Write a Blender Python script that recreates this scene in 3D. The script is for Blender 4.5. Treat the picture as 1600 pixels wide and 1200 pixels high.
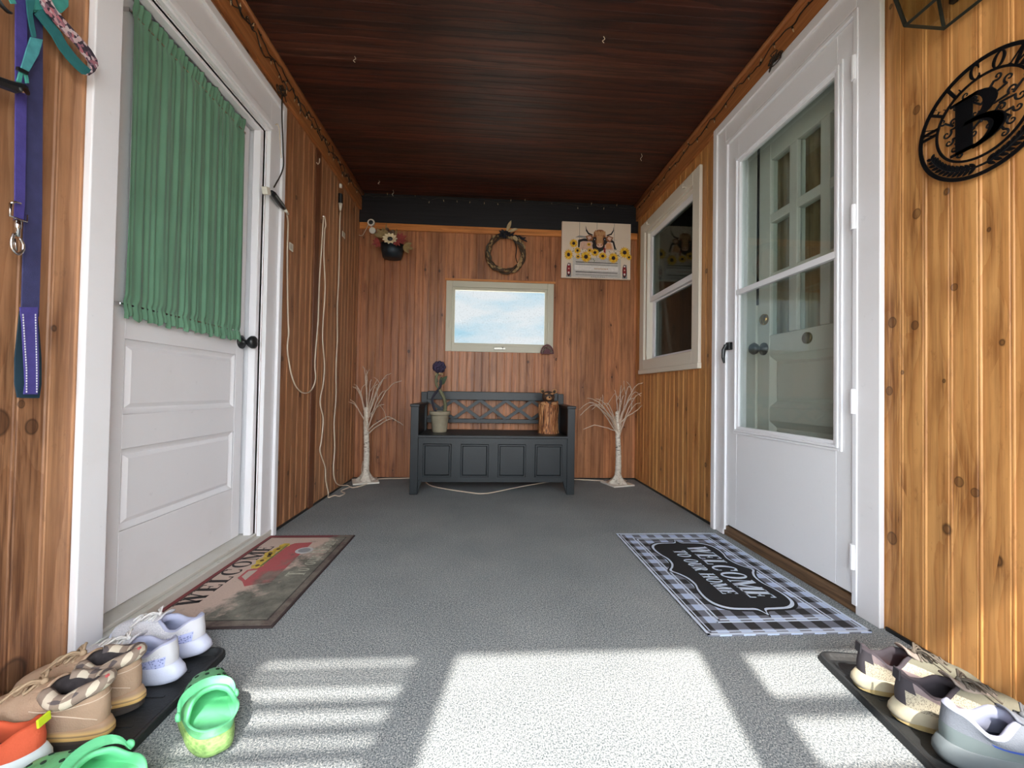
import bpy, bmesh, math, random
from mathutils import Vector, Matrix
random.seed(7)
PI = math.pi
for o in list(bpy.data.objects): bpy.data.objects.remove(o, do_unlink=True)
SC = bpy.context.scene
COL = SC.collection

# ---------------------------------------------------------------- camera
FPX, CH = 640.0, 0.75
_yw = Vector((-40.6, -10.0, -FPX)).normalized()
_r = math.radians(1.0)
_zw = Vector((math.sin(_r), math.cos(_r), 0)); _zw = (_zw - _yw*_zw.dot(_yw)).normalized()
_xw = _yw.cross(_zw)
CR = Matrix((_xw, _yw, _zw))
cam_d = bpy.data.cameras.new('camera'); cam = bpy.data.objects.new('camera', cam_d); COL.objects.link(cam)
cam_d.sensor_fit = 'HORIZONTAL'; cam_d.sensor_width = 36; cam_d.lens = 36*FPX/1600; cam_d.clip_start = 0.01
mw = CR.to_4x4(); mw.translation = Vector((0, 0, CH)); cam.matrix_world = mw
SC.camera = cam
def on(px, py, ax, val):
    """point of the plane ax=val seen at photo pixel (px,py): used once to measure places on real walls"""
    d = CR @ Vector((px-800, -(py-600), -FPX)); c = Vector((0, 0, CH)); i = 'xyz'.index(ax)
    return c + d*((val-c[i])/d[i])

# ---------------------------------------------------------------- light
SUN_TAN = 1.30
sd = bpy.data.lights.new('sun', 'SUN'); sun = bpy.data.objects.new('sun', sd); COL.objects.link(sun)
sd.energy = 6.3; sd.angle = math.radians(0.9); sd.color = (1, 0.93, 0.84)
_sv = Vector((0.17, 1.0, -SUN_TAN)).normalized()
sun.rotation_euler = _sv.to_track_quat('-Z', 'Y').to_euler(); sun.location = (0, -4, 6)
w = bpy.data.worlds.new('sky'); SC.world = w; w.use_nodes = True
nt = w.node_tree; nt.nodes.clear()
def wn(t, **k):
    n = nt.nodes.new(t)
    for a, b in k.items(): setattr(n, a, b)
    return n
tc = wn('ShaderNodeTexCoord'); sp = wn('ShaderNodeSeparateXYZ'); nt.links.new(tc.outputs['Generated'], sp.inputs[0])
# pale blue sky with thin cloud, brighter on the sun's side
mpn = wn('ShaderNodeMapping'); mpn.inputs['Scale'].default_value = (3, 3, 11); nt.links.new(tc.outputs['Generated'], mpn.inputs[0])
cn = wn('ShaderNodeTexNoise'); cn.inputs['Scale'].default_value = 1.6; cn.inputs['Detail'].default_value = 6; nt.links.new(mpn.outputs[0], cn.inputs['Vector'])
cr = wn('ShaderNodeValToRGB'); cr.color_ramp.elements[0].position = .40; cr.color_ramp.elements[0].color = (.52, .80, .96, 1)
cr.color_ramp.elements[1].position = .62; cr.color_ramp.elements[1].color = (.93, .97, 1.0, 1); nt.links.new(cn.outputs[0], cr.inputs[0])
mr = wn('ShaderNodeMapRange'); mr.inputs['From Min'].default_value = 0.5; mr.inputs['From Max'].default_value = -0.5
mr.inputs['To Min'].default_value = 0.55; mr.inputs['To Max'].default_value = 6.3; mr.clamp = True; nt.links.new(sp.outputs['Y'], mr.inputs['Value'])
m2 = wn('ShaderNodeMapRange'); m2.inputs['From Min'].default_value = 0.4; m2.inputs['From Max'].default_value = -0.3; nt.links.new(sp.outputs['Y'], m2.inputs['Value'])
mxw = wn('ShaderNodeMix', data_type='RGBA'); nt.links.new(m2.outputs[0], mxw.inputs[0]); nt.links.new(cr.outputs[0], mxw.inputs[6]); mxw.inputs[7].default_value = (.88, .95, 1.0, 1)   # hazy white round the sun
bg = wn('ShaderNodeBackground'); nt.links.new(mxw.outputs[2], bg.inputs[0]); nt.links.new(mr.outputs[0], bg.inputs[1])
wo = wn('ShaderNodeOutputWorld'); nt.links.new(bg.outputs[0], wo.inputs[0])
SC.view_settings.view_transform = 'Standard'; SC.view_settings.look = 'None'
SC.view_settings.exposure = 0.70; SC.view_settings.gamma = 1; SC.view_settings.use_curve_mapping = False

# ---------------------------------------------------------------- node helpers
class NT:
    def __init__(s, name):
        s.m = bpy.data.materials.new(name); s.m.use_nodes = True; s.t = s.m.node_tree
        s.b = s.t.nodes['Principled BSDF']; s.out = s.t.nodes['Material Output']
    def n(s, typ, ins=None, **k):
        nd = s.t.nodes.new('ShaderNode'+typ)
        for a, b in k.items(): setattr(nd, a, b)
        for a, b in (ins or {}).items(): s.set(nd, a, b)
        return nd
    def set(s, nd, a, b):
        if isinstance(b, bpy.types.Node): b = b.outputs[0]
        if isinstance(b, bpy.types.NodeSocket): s.t.links.new(b, nd.inputs[a])
        else:
            if isinstance(b, tuple) and len(b) == 3 and nd.inputs[a].type == 'RGBA': b = b+(1,)
            nd.inputs[a].default_value = b
    def m_(s, op, a, b=None, c=None):
        nd = s.n('Math', operation=op); s.set(nd, 0, a)
        if b is not None: s.set(nd, 1, b)
        if c is not None: s.set(nd, 2, c)
        return nd.outputs[0]
    def mix(s, f, a, b, mode='MIX'):
        nd = s.n('Mix', data_type='RGBA', blend_type=mode); s.set(nd, 0, f); s.set(nd, 6, a); s.set(nd, 7, b); return nd.outputs[2]
    def ramp(s, f, pts):
        nd = s.n('ValToRGB'); e = nd.color_ramp.elements
        while len(e) < len(pts): e.new(.5)
        for q, (p, c) in zip(e, pts): q.position = p; q.color = (c if len(c) == 4 else c+(1,))
        s.set(nd, 0, f); return nd.outputs[0]
    def obj(s): return s.n('TexCoord').outputs['Object']
    def sep(s, v): return s.n('SeparateXYZ', {0: v}).outputs
    def comb(s, x, y, z): return s.n('CombineXYZ', {0: x, 1: y, 2: z}).outputs[0]
    def noise(s, v, sc, det=4, rough=.5, dist=0):
        return s.n('TexNoise', {'Vector': v, 'Scale': sc, 'Detail': det, 'Roughness': rough, 'Distortion': dist}).outputs[0]
    def scale(s, v, sc): return s.n('Mapping', {'Vector': v, 'Scale': sc}).outputs[0]
    def bump(s, h, st, d=.01, n=None):
        nd = s.n('Bump', {'Height': h, 'Strength': st, 'Distance': d})
        if n is not None: s.set(nd, 'Normal', n)
        s.set(s.b, 'Normal', nd.outputs[0]); return nd.outputs[0]
def lin(r, g, b):
    f = lambda c: (c/255)/12.92 if c/255 <= .04045 else ((c/255+.055)/1.055)**2.4
    return (f(r), f(g), f(b))
def mat(name, col, rough=.5, metal=0., var=.12, vs=12, bump=.0, bs=80, st=(1, 1, 1), spec=.5, sheen=0, emit=0, trans=0):
    """plain procedural finish: colour broken by noise, optional fine relief"""
    N = NT(name); v = N.scale(N.obj(), st)
    nz = N.noise(v, vs, 5)
    dk = tuple(c*(1-var) for c in col); lt = tuple(min(1, c*(1+var)) for c in col)
    N.set(N.b, 'Base Color', N.ramp(nz, [(.3, dk), (.7, lt)]))
    N.set(N.b, 'Roughness', rough); N.set(N.b, 'Metallic', metal); N.set(N.b, 'Specular IOR Level', spec)
    if sheen: N.set(N.b, 'Sheen Weight', sheen)
    if bump: N.bump(N.noise(v, bs, 3), bump, .004)
    if emit: N.set(N.b, 'Emission Color', col); N.set(N.b, 'Emission Strength', emit)
    if trans: N.set(N.b, 'Transmission Weight', trans)
    return N.m

def wood(name, ua, dark, mid, light, bw=.14, knots=(), vk=True, tint=.5, seed=0., va='Z', red=(1, .88, .80), contrast=1., rough=.42, grainF=26.):
    """knotty boards: ua = axis across the boards, va = axis along them, knots = (u, v, radius) of the big ones"""
    N = NT(name); s = N.sep(N.obj()); u = s[ua]; v = s[va]
    bi = N.m_('FLOOR', N.m_('DIVIDE', u, bw)); bi = N.m_('ADD', bi, seed)
    wn1 = N.n('TexWhiteNoise', noise_dimensions='1D'); N.set(wn1, 'W', bi); h = wn1.outputs['Value']
    wn2 = N.n('TexWhiteNoise', noise_dimensions='1D'); N.set(wn2, 'W', N.m_('ADD', bi, 31.7)); h2 = wn2.outputs['Value']
    off = N.m_('MULTIPLY', h, 40.)
    base = N.comb(u, N.m_('ADD', v, off), off)
    warp = N.noise(N.scale(base, (3, .9, 1)), 1.5, 3)
    K = None; core = None
    def add(a, b): return b if a is None else N.m_('ADD', a, b)
    def mx(a, b): return b if a is None else N.m_('MAXIMUM', a, b)
    if vk:   # scattered small knots
        sc = N.comb(N.m_('MULTIPLY', u, 8.), N.m_('MULTIPLY', v, 2.6), seed*.37)
        vo = N.n('TexVoronoi', {'Vector': sc, 'Scale': 1., 'Randomness': 1.}, feature='F1')
        d = N.n('VectorMath', {0: sc, 1: vo.outputs['Position']}, operation='SUBTRACT').outputs[0]
        ds = N.sep(d); gate = N.m_('GREATER_THAN', N.sep(vo.outputs['Color'])[0], .60)
        du = N.m_('DIVIDE', ds[0], 8.); dv = N.m_('DIVIDE', ds[1], 2.6)
        rad = N.m_('MULTIPLY_ADD', N.sep(vo.outputs['Color'])[1], .008, .004)
        q = N.m_('SQRT', N.m_('ADD', N.m_('POWER', du, 2.), N.m_('POWER', N.m_('MULTIPLY', dv, .75), 2.)))
        q = N.m_('DIVIDE', q, rad)
        core = N.m_('MULTIPLY', N.m_('SUBTRACT', N.m_('SUBTRACT', 1., N.n('MapRange', {'Value': q, 'From Min': .75, 'From Max': 1.25}).outputs[0]), N.m_('MULTIPLY', .35, N.n('MapRange', {'Value': q, 'From Min': .8, 'From Max': .4}).outputs[0])), gate)
        g = N.m_('ADD', N.m_('POWER', N.m_('DIVIDE', du, .022), 2.), N.m_('POWER', N.m_('DIVIDE', dv, .085), 2.))
        K = N.m_('MULTIPLY', N.m_('EXPONENT', N.m_('MULTIPLY', g, -1.)), gate)
    for (ku, kv, kr) in knots:
        du = N.m_('SUBTRACT', u, ku); dv = N.m_('SUBTRACT', v, kv)
        q = N.m_('DIVIDE', N.m_('SQRT', N.m_('ADD', N.m_('POWER', du, 2.), N.m_('POWER', N.m_('MULTIPLY', dv, .8), 2.))), kr)
        q = N.m_('ADD', q, N.m_('MULTIPLY', N.m_('SUBTRACT', warp, .5), .8))
        core = mx(core, N.m_('SUBTRACT', N.m_('SUBTRACT', 1., N.n('MapRange', {'Value': q, 'From Min': .85, 'From Max': 1.1}).outputs[0]), N.m_('MULTIPLY', .42, N.n('MapRange', {'Value': q, 'From Min': .90, 'From Max': .72}).outputs[0])))
        g = N.m_('ADD', N.m_('POWER', N.m_('DIVIDE', du, kr*2.4), 2.), N.m_('POWER', N.m_('DIVIDE', dv, kr*9), 2.))
        K = add(K, N.m_('MULTIPLY', N.m_('EXPONENT', N.m_('MULTIPLY', g, -1.)), 1.3))
    ph = N.m_('MULTIPLY_ADD', warp, 2.6, N.m_('MULTIPLY', u, grainF))
    if K is not None: ph = N.m_('ADD', ph, N.m_('MULTIPLY', K, .9))
    ph = N.m_('ADD', ph, off)
    fine = N.noise(N.comb(N.m_('MULTIPLY', u, 260.), N.m_('MULTIPLY', v, 7.), off), 1., 3)
    ph = N.m_('MULTIPLY_ADD', fine, .12, ph)
    ring = N.m_('FRACT', ph)
    ring = N.m_('POWER', ring, 2.2)
    streak = N.noise(N.comb(N.m_('MULTIPLY', u, 55.), N.m_('MULTIPLY', v, 1.8), off), 1., 4, .6)
    st = N.n('MapRange', {'Value': streak, 'From Min': .44, 'From Max': .70}).outputs[0]
    c = N.mix(N.m_('MULTIPLY', ring, .62*contrast), light, mid)
    c = N.mix(N.m_('MULTIPLY', st, .62*contrast), c, dark)
    c = N.mix(N.m_('MULTIPLY', fine, .22), c, mid)
    blotch = N.noise(N.scale(base, (7, 1.6, 1)), 2.2, 5, .6)
    c = N.mix(N.m_('MULTIPLY', N.n('MapRange', {'Value': blotch, 'From Min': .5, 'From Max': .75}).outputs[0], .45*contrast), c, dark)
    if K is not None:   # dark resin flames above and below each knot
        fl = N.noise(N.comb(N.m_('MULTIPLY', u, 130.), N.m_('MULTIPLY', v, 5.), off), 1., 4, .6)
        fl = N.n('MapRange', {'Value': fl, 'From Min': .42, 'From Max': .60}).outputs[0]
        c = N.mix(N.m_('MULTIPLY', N.m_('MINIMUM', K, 1.), N.m_('MULTIPLY_ADD', fl, .62, .08)), c, (dark[0]*.7, dark[1]*.6, dark[2]*.6))
    mot = N.noise(N.comb(N.m_('MULTIPLY', u, 40.), N.m_('MULTIPLY', v, 14.), off), 1., 5, .7)
    c = N.mix(N.m_('MULTIPLY', N.n('MapRange', {'Value': mot, 'From Min': .60, 'From Max': .72}).outputs[0], .4*contrast), c, dark)
    val = N.m_('MULTIPLY_ADD', h, tint, 1-tint*.6)
    c = N.mix(1., c, N.comb(val, val, val), 'MULTIPLY')
    c = N.mix(N.m_('MULTIPLY', h2, .8), c, N.mix(1., c, red, 'MULTIPLY'))
    if core is not None: c = N.mix(N.m_('MULTIPLY', core, .86), c, (dark[0]*.16, dark[1]*.16, dark[2]*.2))
    N.set(N.b, 'Base Color', c); N.set(N.b, 'Roughness', rough); N.set(N.b, 'Specular IOR Level', .4)
    N.bump(N.m_('ADD', N.m_('MULTIPLY', ring, .4), fine), .22, .0012)
    return N.m

# ---------------------------------------------------------------- mesh helpers
class MB:
    def __init__(s): s.v = []; s.f = []; s.mi = []; s.cur = 0
    def face(s, idx): s.f.append(idx); s.mi.append(s.cur)
    def add(s, vs, fs):
        k = len(s.v); s.v += [Vector(p) for p in vs]
        for q in fs: s.face([k+i for i in q])
        return s
    def box(s, x0, x1, y0, y1, z0, z1):
        return s.add([(x, y, z) for z in (z0, z1) for y in (y0, y1) for x in (x0, x1)],
                     [(0, 2, 3, 1), (4, 5, 7, 6), (0, 1, 5, 4), (2, 6, 7, 3), (0, 4, 6, 2), (1, 3, 7, 5)])
    def obox(s, c, ex, ey, ez):
        """oriented box: centre and three half-extent vectors"""
        c, ex, ey, ez = map(Vector, (c, ex, ey, ez))
        return s.add([c+ex*a+ey*b+ez*d for d in (-1, 1) for b in (-1, 1) for a in (-1, 1)],
                     [(0, 2, 3, 1), (4, 5, 7, 6), (0, 1, 5, 4), (2, 6, 7, 3), (0, 4, 6, 2), (1, 3, 7, 5)])
    def tube(s, pts, r, n=8, cap=True, closed=False, flat=1.):
        pts = [Vector(p) for p in pts]; m = len(pts); rs = r if isinstance(r, (list, tuple)) else [r]*m
        k = len(s.v); nrm = None
        for i, p in enumerate(pts):
            a = pts[(i-1) % m] if closed else pts[max(0, i-1)]; b = pts[(i+1) % m] if closed else pts[min(m-1, i+1)]
            t = (b-a); t = t.normalized() if t.length > 1e-9 else Vector((0, 0, 1))
            if nrm is None:
                nrm = t.cross(Vector((0, 0, 1)));
                if nrm.length < .1: nrm = t.cross(Vector((1, 0, 0)))
            nrm = (nrm - t*nrm.dot(t)).normalized(); bn = t.cross(nrm)
            for j in range(n):
                q = 2*PI*j/n; s.v.append(p + nrm*math.cos(q)*rs[i] + bn*math.sin(q)*rs[i]*flat)
        for i in range(m if closed else m-1):
            for j in range(n):
                a = k+i*n; b = k+((i+1) % m)*n; j2 = (j+1) % n
                s.face([a+j, a+j2, b+j2, b+j])
        if cap and not closed:
            s.face([k+j for j in range(n)][::-1]); s.face([k+(m-1)*n+j for j in range(n)])
        return s
    def lathe(s, prof, c=(0, 0, 0), ax='z', n=24):
        """prof: (radius, height) list"""
        c = Vector(c); k = len(s.v)
        for (r, h) in prof:
            for j in range(n):
                a = 2*PI*j/n; p = (r*math.cos(a), r*math.sin(a), h)
                if ax == 'x': p = (p[2], p[0], p[1])
                if ax == 'y': p = (p[1], p[2], p[0])
                s.v.append(c+Vector(p))
        for i in range(len(prof)-1):
            for j in range(n):
                j2 = (j+1) % n; s.face([k+i*n+j, k+i*n+j2, k+(i+1)*n+j2, k+(i+1)*n+j])
        if prof[0][0] > 1e-5: s.face([k+j for j in range(n)][::-1])
        if prof[-1][0] > 1e-5: s.face([k+(len(prof)-1)*n+j for j in range(n)])
        return s
    def grid(s, fn, nu, nv, closeu=False):
        k = len(s.v)
        for i in range(nu):
            for j in range(nv): s.v.append(Vector(fn(i/(nu if closeu else nu-1), j/(nv-1))))
        for i in range(nu if closeu else nu-1):
            for j in range(nv-1):
                i2 = (i+1) % nu; s.face([k+i*nv+j, k+i2*nv+j, k+i2*nv+j+1, k+i*nv+j+1])
        return s
    def ball(s, c, r, n=12, sq=(1, 1, 1)):
        c = Vector(c)
        return s.grid(lambda u, v: c+Vector((math.cos(2*PI*u)*math.sin(PI*v)*r*sq[0], math.sin(2*PI*u)*math.sin(PI*v)*r*sq[1], -math.cos(PI*v)*r*sq[2])), n, max(6, n//2+1), True)
    def prism(s, poly, o, a, b, h):
        """2-D polygon in the frame (o, a, b) extruded by the vector h"""
        o, a, b, h = map(Vector, (o, a, b, h)); n = len(poly); k = len(s.v)
        for d in (0, 1):
            for (x, y) in poly: s.v.append(o+a*x+b*y+h*d)
        s.face([k+i for i in range(n)][::-1]); s.face([k+n+i for i in range(n)])
        for i in range(n): s.face([k+i, k+(i+1) % n, k+n+(i+1) % n, k+n+i])
        return s
    def flat(s, poly, o, a, b):
        o, a, b = map(Vector, (o, a, b)); k = len(s.v)
        for (x, y) in poly: s.v.append(o+a*x+b*y)
        s.face([k+i for i in range(len(poly))]); return s
    def build(s, name, mats, parent=None, smooth=False, bevel=0, sub=0, solid=0, base=True, local=False, orient=True):
        root = parent
        while root is not None and root.parent is not None: root = root.parent
        if parent is None:
            if base and s.v:
                xs = [p.x for p in s.v]; ys = [p.y for p in s.v]; zs = [p.z for p in s.v]
                off = Vector(((min(xs)+max(xs))/2, (min(ys)+max(ys))/2, min(zs)))
            else: off = Vector((0, 0, 0))
        else: off = Vector((0, 0, 0)) if local else root.location.copy()
        me = bpy.data.meshes.new(name)
        me.from_pydata([tuple(p-off) for p in s.v], [], s.f)
        if not isinstance(mats, (list, tuple)): mats = [mats]
        for m in mats: me.materials.append(m)
        for p, i in zip(me.polygons, s.mi): p.material_index = i; p.use_smooth = smooth
        bm = bmesh.new(); bm.from_mesh(me)
        if orient: bmesh.ops.recalc_face_normals(bm, faces=bm.faces[:])
        bm.to_mesh(me); bm.free(); me.update()
        o = bpy.data.objects.new(name, me); COL.objects.link(o)
        if parent is None: o.location = off
        else: o.parent = parent
        if solid: q = o.modifiers.new('thick', 'SOLIDIFY'); q.thickness = solid; q.offset = 0
        if bevel:
            q = o.modifiers.new('bevel', 'BEVEL'); q.width = bevel; q.segments = 2; q.limit_method = 'ANGLE'; q.angle_limit = math.radians(40)
        if sub: q = o.modifiers.new('sub', 'SUBSURF'); q.levels = sub; q.render_levels = sub
        return o
def tag(o, label, cat, group=None):
    o['label'] = label; o['category'] = cat
    if group: o['group'] = group
    return o
def struct(o, label=None, cat=None):
    o['kind'] = 'structure'
    if label: o['label'] = label
    if cat: o['category'] = cat
    return o
def thing(name, loc, label=None, cat=None, group=None, rz=0.):
    o = bpy.data.objects.new(name, None); COL.objects.link(o); o.location = Vector(loc); o.rotation_euler = (0, 0, rz); o.empty_display_size = .05
    if label: tag(o, label, cat, group)
    return o
def catmull(P, n=6, closed=False):
    P = [Vector(p) for p in P]; m = len(P); out = []
    for i in range(m if closed else m-1):
        g = (lambda k: P[k % m]) if closed else (lambda k: P[min(max(k, 0), m-1)])
        a, b, c, d = g(i-1), g(i), g(i+1), g(i+2)
        for j in range(n):
            t = j/n; out.append(.5*((2*b)+(c-a)*t+(2*a-5*b+4*c-d)*t*t+(3*b-a-3*c+d)*t**3))
    if not closed: out.append(P[-1])
    return out
def lerp(a, b, t): return a+(b-a)*t
def interp(x, tab):
    if x <= tab[0][0]: return tab[0][1]
    for (a, p), (b, q) in zip(tab, tab[1:]):
        if x <= b:
            t = (x-a)/(b-a); t = t*t*(3-2*t); return p+(q-p)*t
    return tab[-1][1]

# ---------------------------------------------------------------- materials
wood_dark = lin(124, 66, 26); wood_mid = lin(178, 102, 44); wood_light = lin(222, 150, 78)
W_RIGHT = wood('pine_boards_right', 'Y', lin(130, 78, 34), lin(190, 126, 68), lin(222, 166, 102), bw=.1355, seed=3., tint=.25,
    knots=[(1.165, .97, .012), (1.16, 1.31, .012), (1.235, .99, .014), (1.245, .77, .012), (1.05, .52, .012), (1.012, .50, .010), (1.235, .30, .016), (1.16, 1.63, .012), (1.30, 1.55, .01), (1.06, 1.06, .009)])
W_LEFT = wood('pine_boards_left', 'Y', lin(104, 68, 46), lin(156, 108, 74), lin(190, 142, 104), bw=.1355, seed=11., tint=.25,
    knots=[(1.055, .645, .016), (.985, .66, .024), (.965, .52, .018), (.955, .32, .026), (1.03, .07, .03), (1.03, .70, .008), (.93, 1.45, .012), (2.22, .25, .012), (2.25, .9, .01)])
W_BACK = wood('pine_boards_back', 'X', lin(98, 58, 38), lin(158, 100, 66), lin(196, 136, 92), bw=.128, seed=5., tint=.42, red=(1., .84, .78))
W_TRIMY = wood('pine_trim_long', 'Z', lin(112, 64, 36), lin(156, 96, 54), lin(184, 124, 76), bw=.5, seed=2., va='Y', vk=False, tint=.1)
W_TRIMX = wood('pine_trim_cross', 'Z', lin(140, 78, 34), lin(194, 118, 56), lin(222, 150, 84), bw=.5, seed=9., va='X', vk=False, tint=.1)
W_CEIL = wood('dark_stained_boards', 'Y', lin(13, 11, 12), lin(36, 22, 18), lin(92, 54, 40), bw=.09, seed=21., va='X', vk=False, tint=.8, red=(1., .62, .5), rough=.5, grainF=16., contrast=1.25)
W_SILL = wood('weathered_sill', 'Z', lin(60, 44, 32), lin(104, 80, 58), lin(140, 112, 84), bw=.5, seed=4., va='Y', vk=False, tint=.1, contrast=1.5)
W_DARKX = wood('dark_stained_header', 'Z', lin(10, 10, 12), lin(20, 20, 24), lin(34, 32, 36), bw=.5, seed=14., va='X', vk=False, tint=.2, red=(1, 1, 1), rough=.5)
def white_paint(name, col, dirt=.25, rough=.42):
    N = NT(name); v = N.obj(); nz = N.noise(v, 3.5, 6, .6); n2 = N.noise(v, 26, 5, .6)
    c = N.mix(N.m_('MULTIPLY', N.n('MapRange', {'Value': nz, 'From Min': .5, 'From Max': .8}).outputs[0], dirt), col, tuple(q*k for q, k in zip(col, (.80, .77, .70))))
    c = N.mix(N.m_('MULTIPLY', N.n('MapRange', {'Value': n2, 'From Min': .66, 'From Max': .72}).outputs[0], dirt*.7), c, tuple(q*.62 for q in col))
    N.set(N.b, 'Base Color', c); N.set(N.b, 'Roughness', rough); N.bump(N.noise(N.scale(v, (1, 1, .2)), 60, 3), .05, .002); return N.m
WHITE = white_paint('white_paint', lin(236, 235, 238)); WHITE2 = white_paint('white_paint_clean', lin(240, 241, 245), .08, .35)
CREAM = white_paint('cream_paint', lin(228, 220, 204), .2); CREAMW = white_paint('cream_window_paint', lin(206, 200, 178), .2)
SILLW = white_paint('worn_threshold_paint', lin(206, 203, 195), .9, .5)
BLACK = mat('black_plastic', lin(26, 28, 30), .35, var=.1); RUBBER = mat('black_rubber', lin(34, 36, 38), .55, var=.25, vs=9, bump=.3, bs=120)
BLKMET = mat('black_metal', lin(24, 26, 30), .4, .6, var=.1, bump=.1, bs=200)
CHROME = mat('chrome', lin(205, 205, 205), .18, 1., var=.05); BRASS = mat('brass', lin(190, 150, 80), .25, 1., var=.15)
OLDBRASS = mat('aged_brass', lin(120, 104, 70), .4, .9, var=.3, vs=60)
CORD = mat('white_cord', lin(222, 206, 184), .5, var=.06); BROWNW = mat('dark_wire', lin(40, 34, 26), .5, var=.2)
WPLAS = mat('white_plastic', lin(226, 220, 206), .4, var=.05)

def carpet():
    N = NT('grey_carpet'); v = N.obj()
    a = N.noise(N.scale(v, (1, .8, 1)), 330, 2, .6); b = N.noise(v, 150, 3, .6); c = N.noise(v, 2.2, 4, .6)
    t = N.m_('ADD', N.m_('MULTIPLY', a, .75), N.m_('MULTIPLY', b, .25))
    t = N.m_('MULTIPLY_ADD', N.m_('SUBTRACT', c, .5), .10, t)
    col = N.ramp(t, [(.36, lin(80, 88, 92)), (.47, lin(125, 132, 136)), (.54, lin(157, 161, 162)), (.64, lin(202, 202, 198))])
    N.set(N.b, 'Base Color', col); N.set(N.b, 'Roughness', .95); N.set(N.b, 'Specular IOR Level', .1)
    N.bump(t, .6, .004); return N.m
CARPET = carpet()
def glass(name, tint=(1, 1, 1), refl=.06, dirt=0.):
    N = NT(name); t = N.n('BsdfTransparent', {'Color': tint}); g = N.n('BsdfGlossy', {'Color': (1, 1, 1), 'Roughness': .02})
    fr = N.n('Fresnel', {'IOR': 1.45}); mx = N.n('MixShader', {0: N.m_('MINIMUM', N.m_('MULTIPLY', fr.outputs[0], refl*4), .3), 1: t, 2: g}); o = mx
    if dirt:
        d = N.n('BsdfDiffuse', {'Color': (.55, .62, .66)}); v = N.obj()
        nz = N.noise(N.scale(v, (1, 1, .6)), 130, 2); f = N.m_('MULTIPLY', N.n('MapRange', {'Value': nz, 'From Min': .60, 'From Max': .72}).outputs[0], dirt)
        o = N.n('MixShader', {0: f, 1: mx, 2: d})
    N.t.links.new(o.outputs[0], N.out.inputs[0]); return N.m
GLASS = glass('clear_glass', (.93, .96, .95), refl=.035); GLASSB = glass('spotted_window_glass', (.97, .98, .98), refl=.006, dirt=.16); GLASSD = glass('dark_glass', (.55, .6, .58))

# ================================================================= THE ROOM
XL, XR, YB, ZC, YF = -1.084, 1.300, 3.50, 2.388, -0.35
# floor
f = MB().box(XL-.16, XR+.16, YF-.02, YB+.1, -.08, 0); struct(f.build('floor', CARPET, base=False))
g = MB().box(-30, 30, -30, 30, -.6, -.45)
struct(g.build('ground', mat('pale_concrete', lin(190, 184, 172), .9, var=.1, vs=2), base=False))
# ceiling: boards across the porch with shallow V grooves
c = MB(); y = YF-.02
while y < YB:
    y2 = min(y+.045, YB); gr = .002
    c.add([(XL-.1, y, ZC+gr), (XR+.1, y, ZC+gr), (XR+.1, y+.004, ZC), (XL-.1, y+.004, ZC), (XR+.1, y2, ZC), (XL-.1, y2, ZC), (XL-.1, y2, ZC+gr), (XR+.1, y2, ZC+gr)],
          [(0, 1, 2, 3), (3, 2, 4, 5), (5, 4, 7, 6)]); y = y2
c.box(XL-.1, XR+.1, YF-.02, YB+.1, ZC+.01, ZC+.1)
struct(c.build('ceiling', W_CEIL, base=False, orient=False))
# beaded board walls: a real profile with bead grooves every 6.8 cm, cut round the openings
def board_wall(name, axis, pos, u0, u1, z0, z1, holes, m, sgn, pitch=.0678, ph=0.):
    """axis: wall runs along it; sgn: which way the face looks"""
    b = MB(); us = []; k = math.floor((u0-ph)/pitch)
    d = .0018
    pts = []
    while True:
        a = ph+k*pitch
        if a > u1+pitch: break
        if k % 2 == 0: pr = [(a, -d*1.5), (a+.003, 0), (a+.006, 0), (a+.0085, -d), (a+.011, 0)]
        else: pr = [(a, -d), (a+.0025, 0), (a+.006, 0), (a+.0085, -d), (a+.011, 0)]
        pts += pr; k += 1
    pts = [p for p in pts if u0 < p[0] < u1]
    pts = [(u0, 0)]+pts+[(u1, 0)]
    cuts = sorted({q for h in holes for q in h[:2]})
    for c_ in cuts:
        if u0 < c_ < u1: pts.append((c_, 0))
    pts.sort()
    P = lambda u, dd, z: (pos+sgn*dd, u, z) if axis == 'y' else (u, pos+sgn*dd, z)
    for (a, da), (c2, dc) in zip(pts, pts[1:]):
        if c2-a < 1e-6: continue
        mid = (a+c2)/2; spans = [(z0, z1)]
        for (h0, h1, hz0, hz1) in holes:
            if h0 < mid < h1:
                ns = []
                for (s0, s1) in spans:
                    if hz0 > s0: ns.append((s0, min(s1, hz0)))
                    if hz1 < s1: ns.append((max(s0, hz1), s1))
                spans = ns
        for (s0, s1) in spans: b.add([P(a, da, s0), P(c2, dc, s0), P(c2, dc, s1), P(a, da, s1)], [(0, 1, 2, 3)])
    # solid core behind the boards, also cut round the openings
    T0, T1 = .006, .055
    zs = sorted({z0, z1, *[h[2] for h in holes], *[h[3] for h in holes]}); uu = sorted({u0, u1, *[h[0] for h in holes], *[h[1] for h in holes]})
    zs = [z for z in zs if z0 <= z <= z1]; uu = [q for q in uu if u0 <= q <= u1]
    for a, c2 in zip(uu, uu[1:]):
        for s0, s1 in zip(zs, zs[1:]):
            if any(h[0] <= (a+c2)/2 <= h[1] and h[2] <= (s0+s1)/2 <= h[3] for h in holes): continue
            q0, q1 = sorted((pos-sgn*T0, pos-sgn*T1))
            if axis == 'y': b.box(q0, q1, a, c2, s0, s1)
            else: b.box(a, c2, q0, q1, s0, s1)
    o = b.build(name, m, base=False, orient=False); return struct(o)
LD = (1.236, 2.04, -.0, 1.99)      # left door opening  y0 y1 z0 z1
RD = (1.345, 2.135, -.0, 2.125)    # right door opening
RW = (2.478, 3.27, .97, 2.07)     # right window opening
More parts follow.
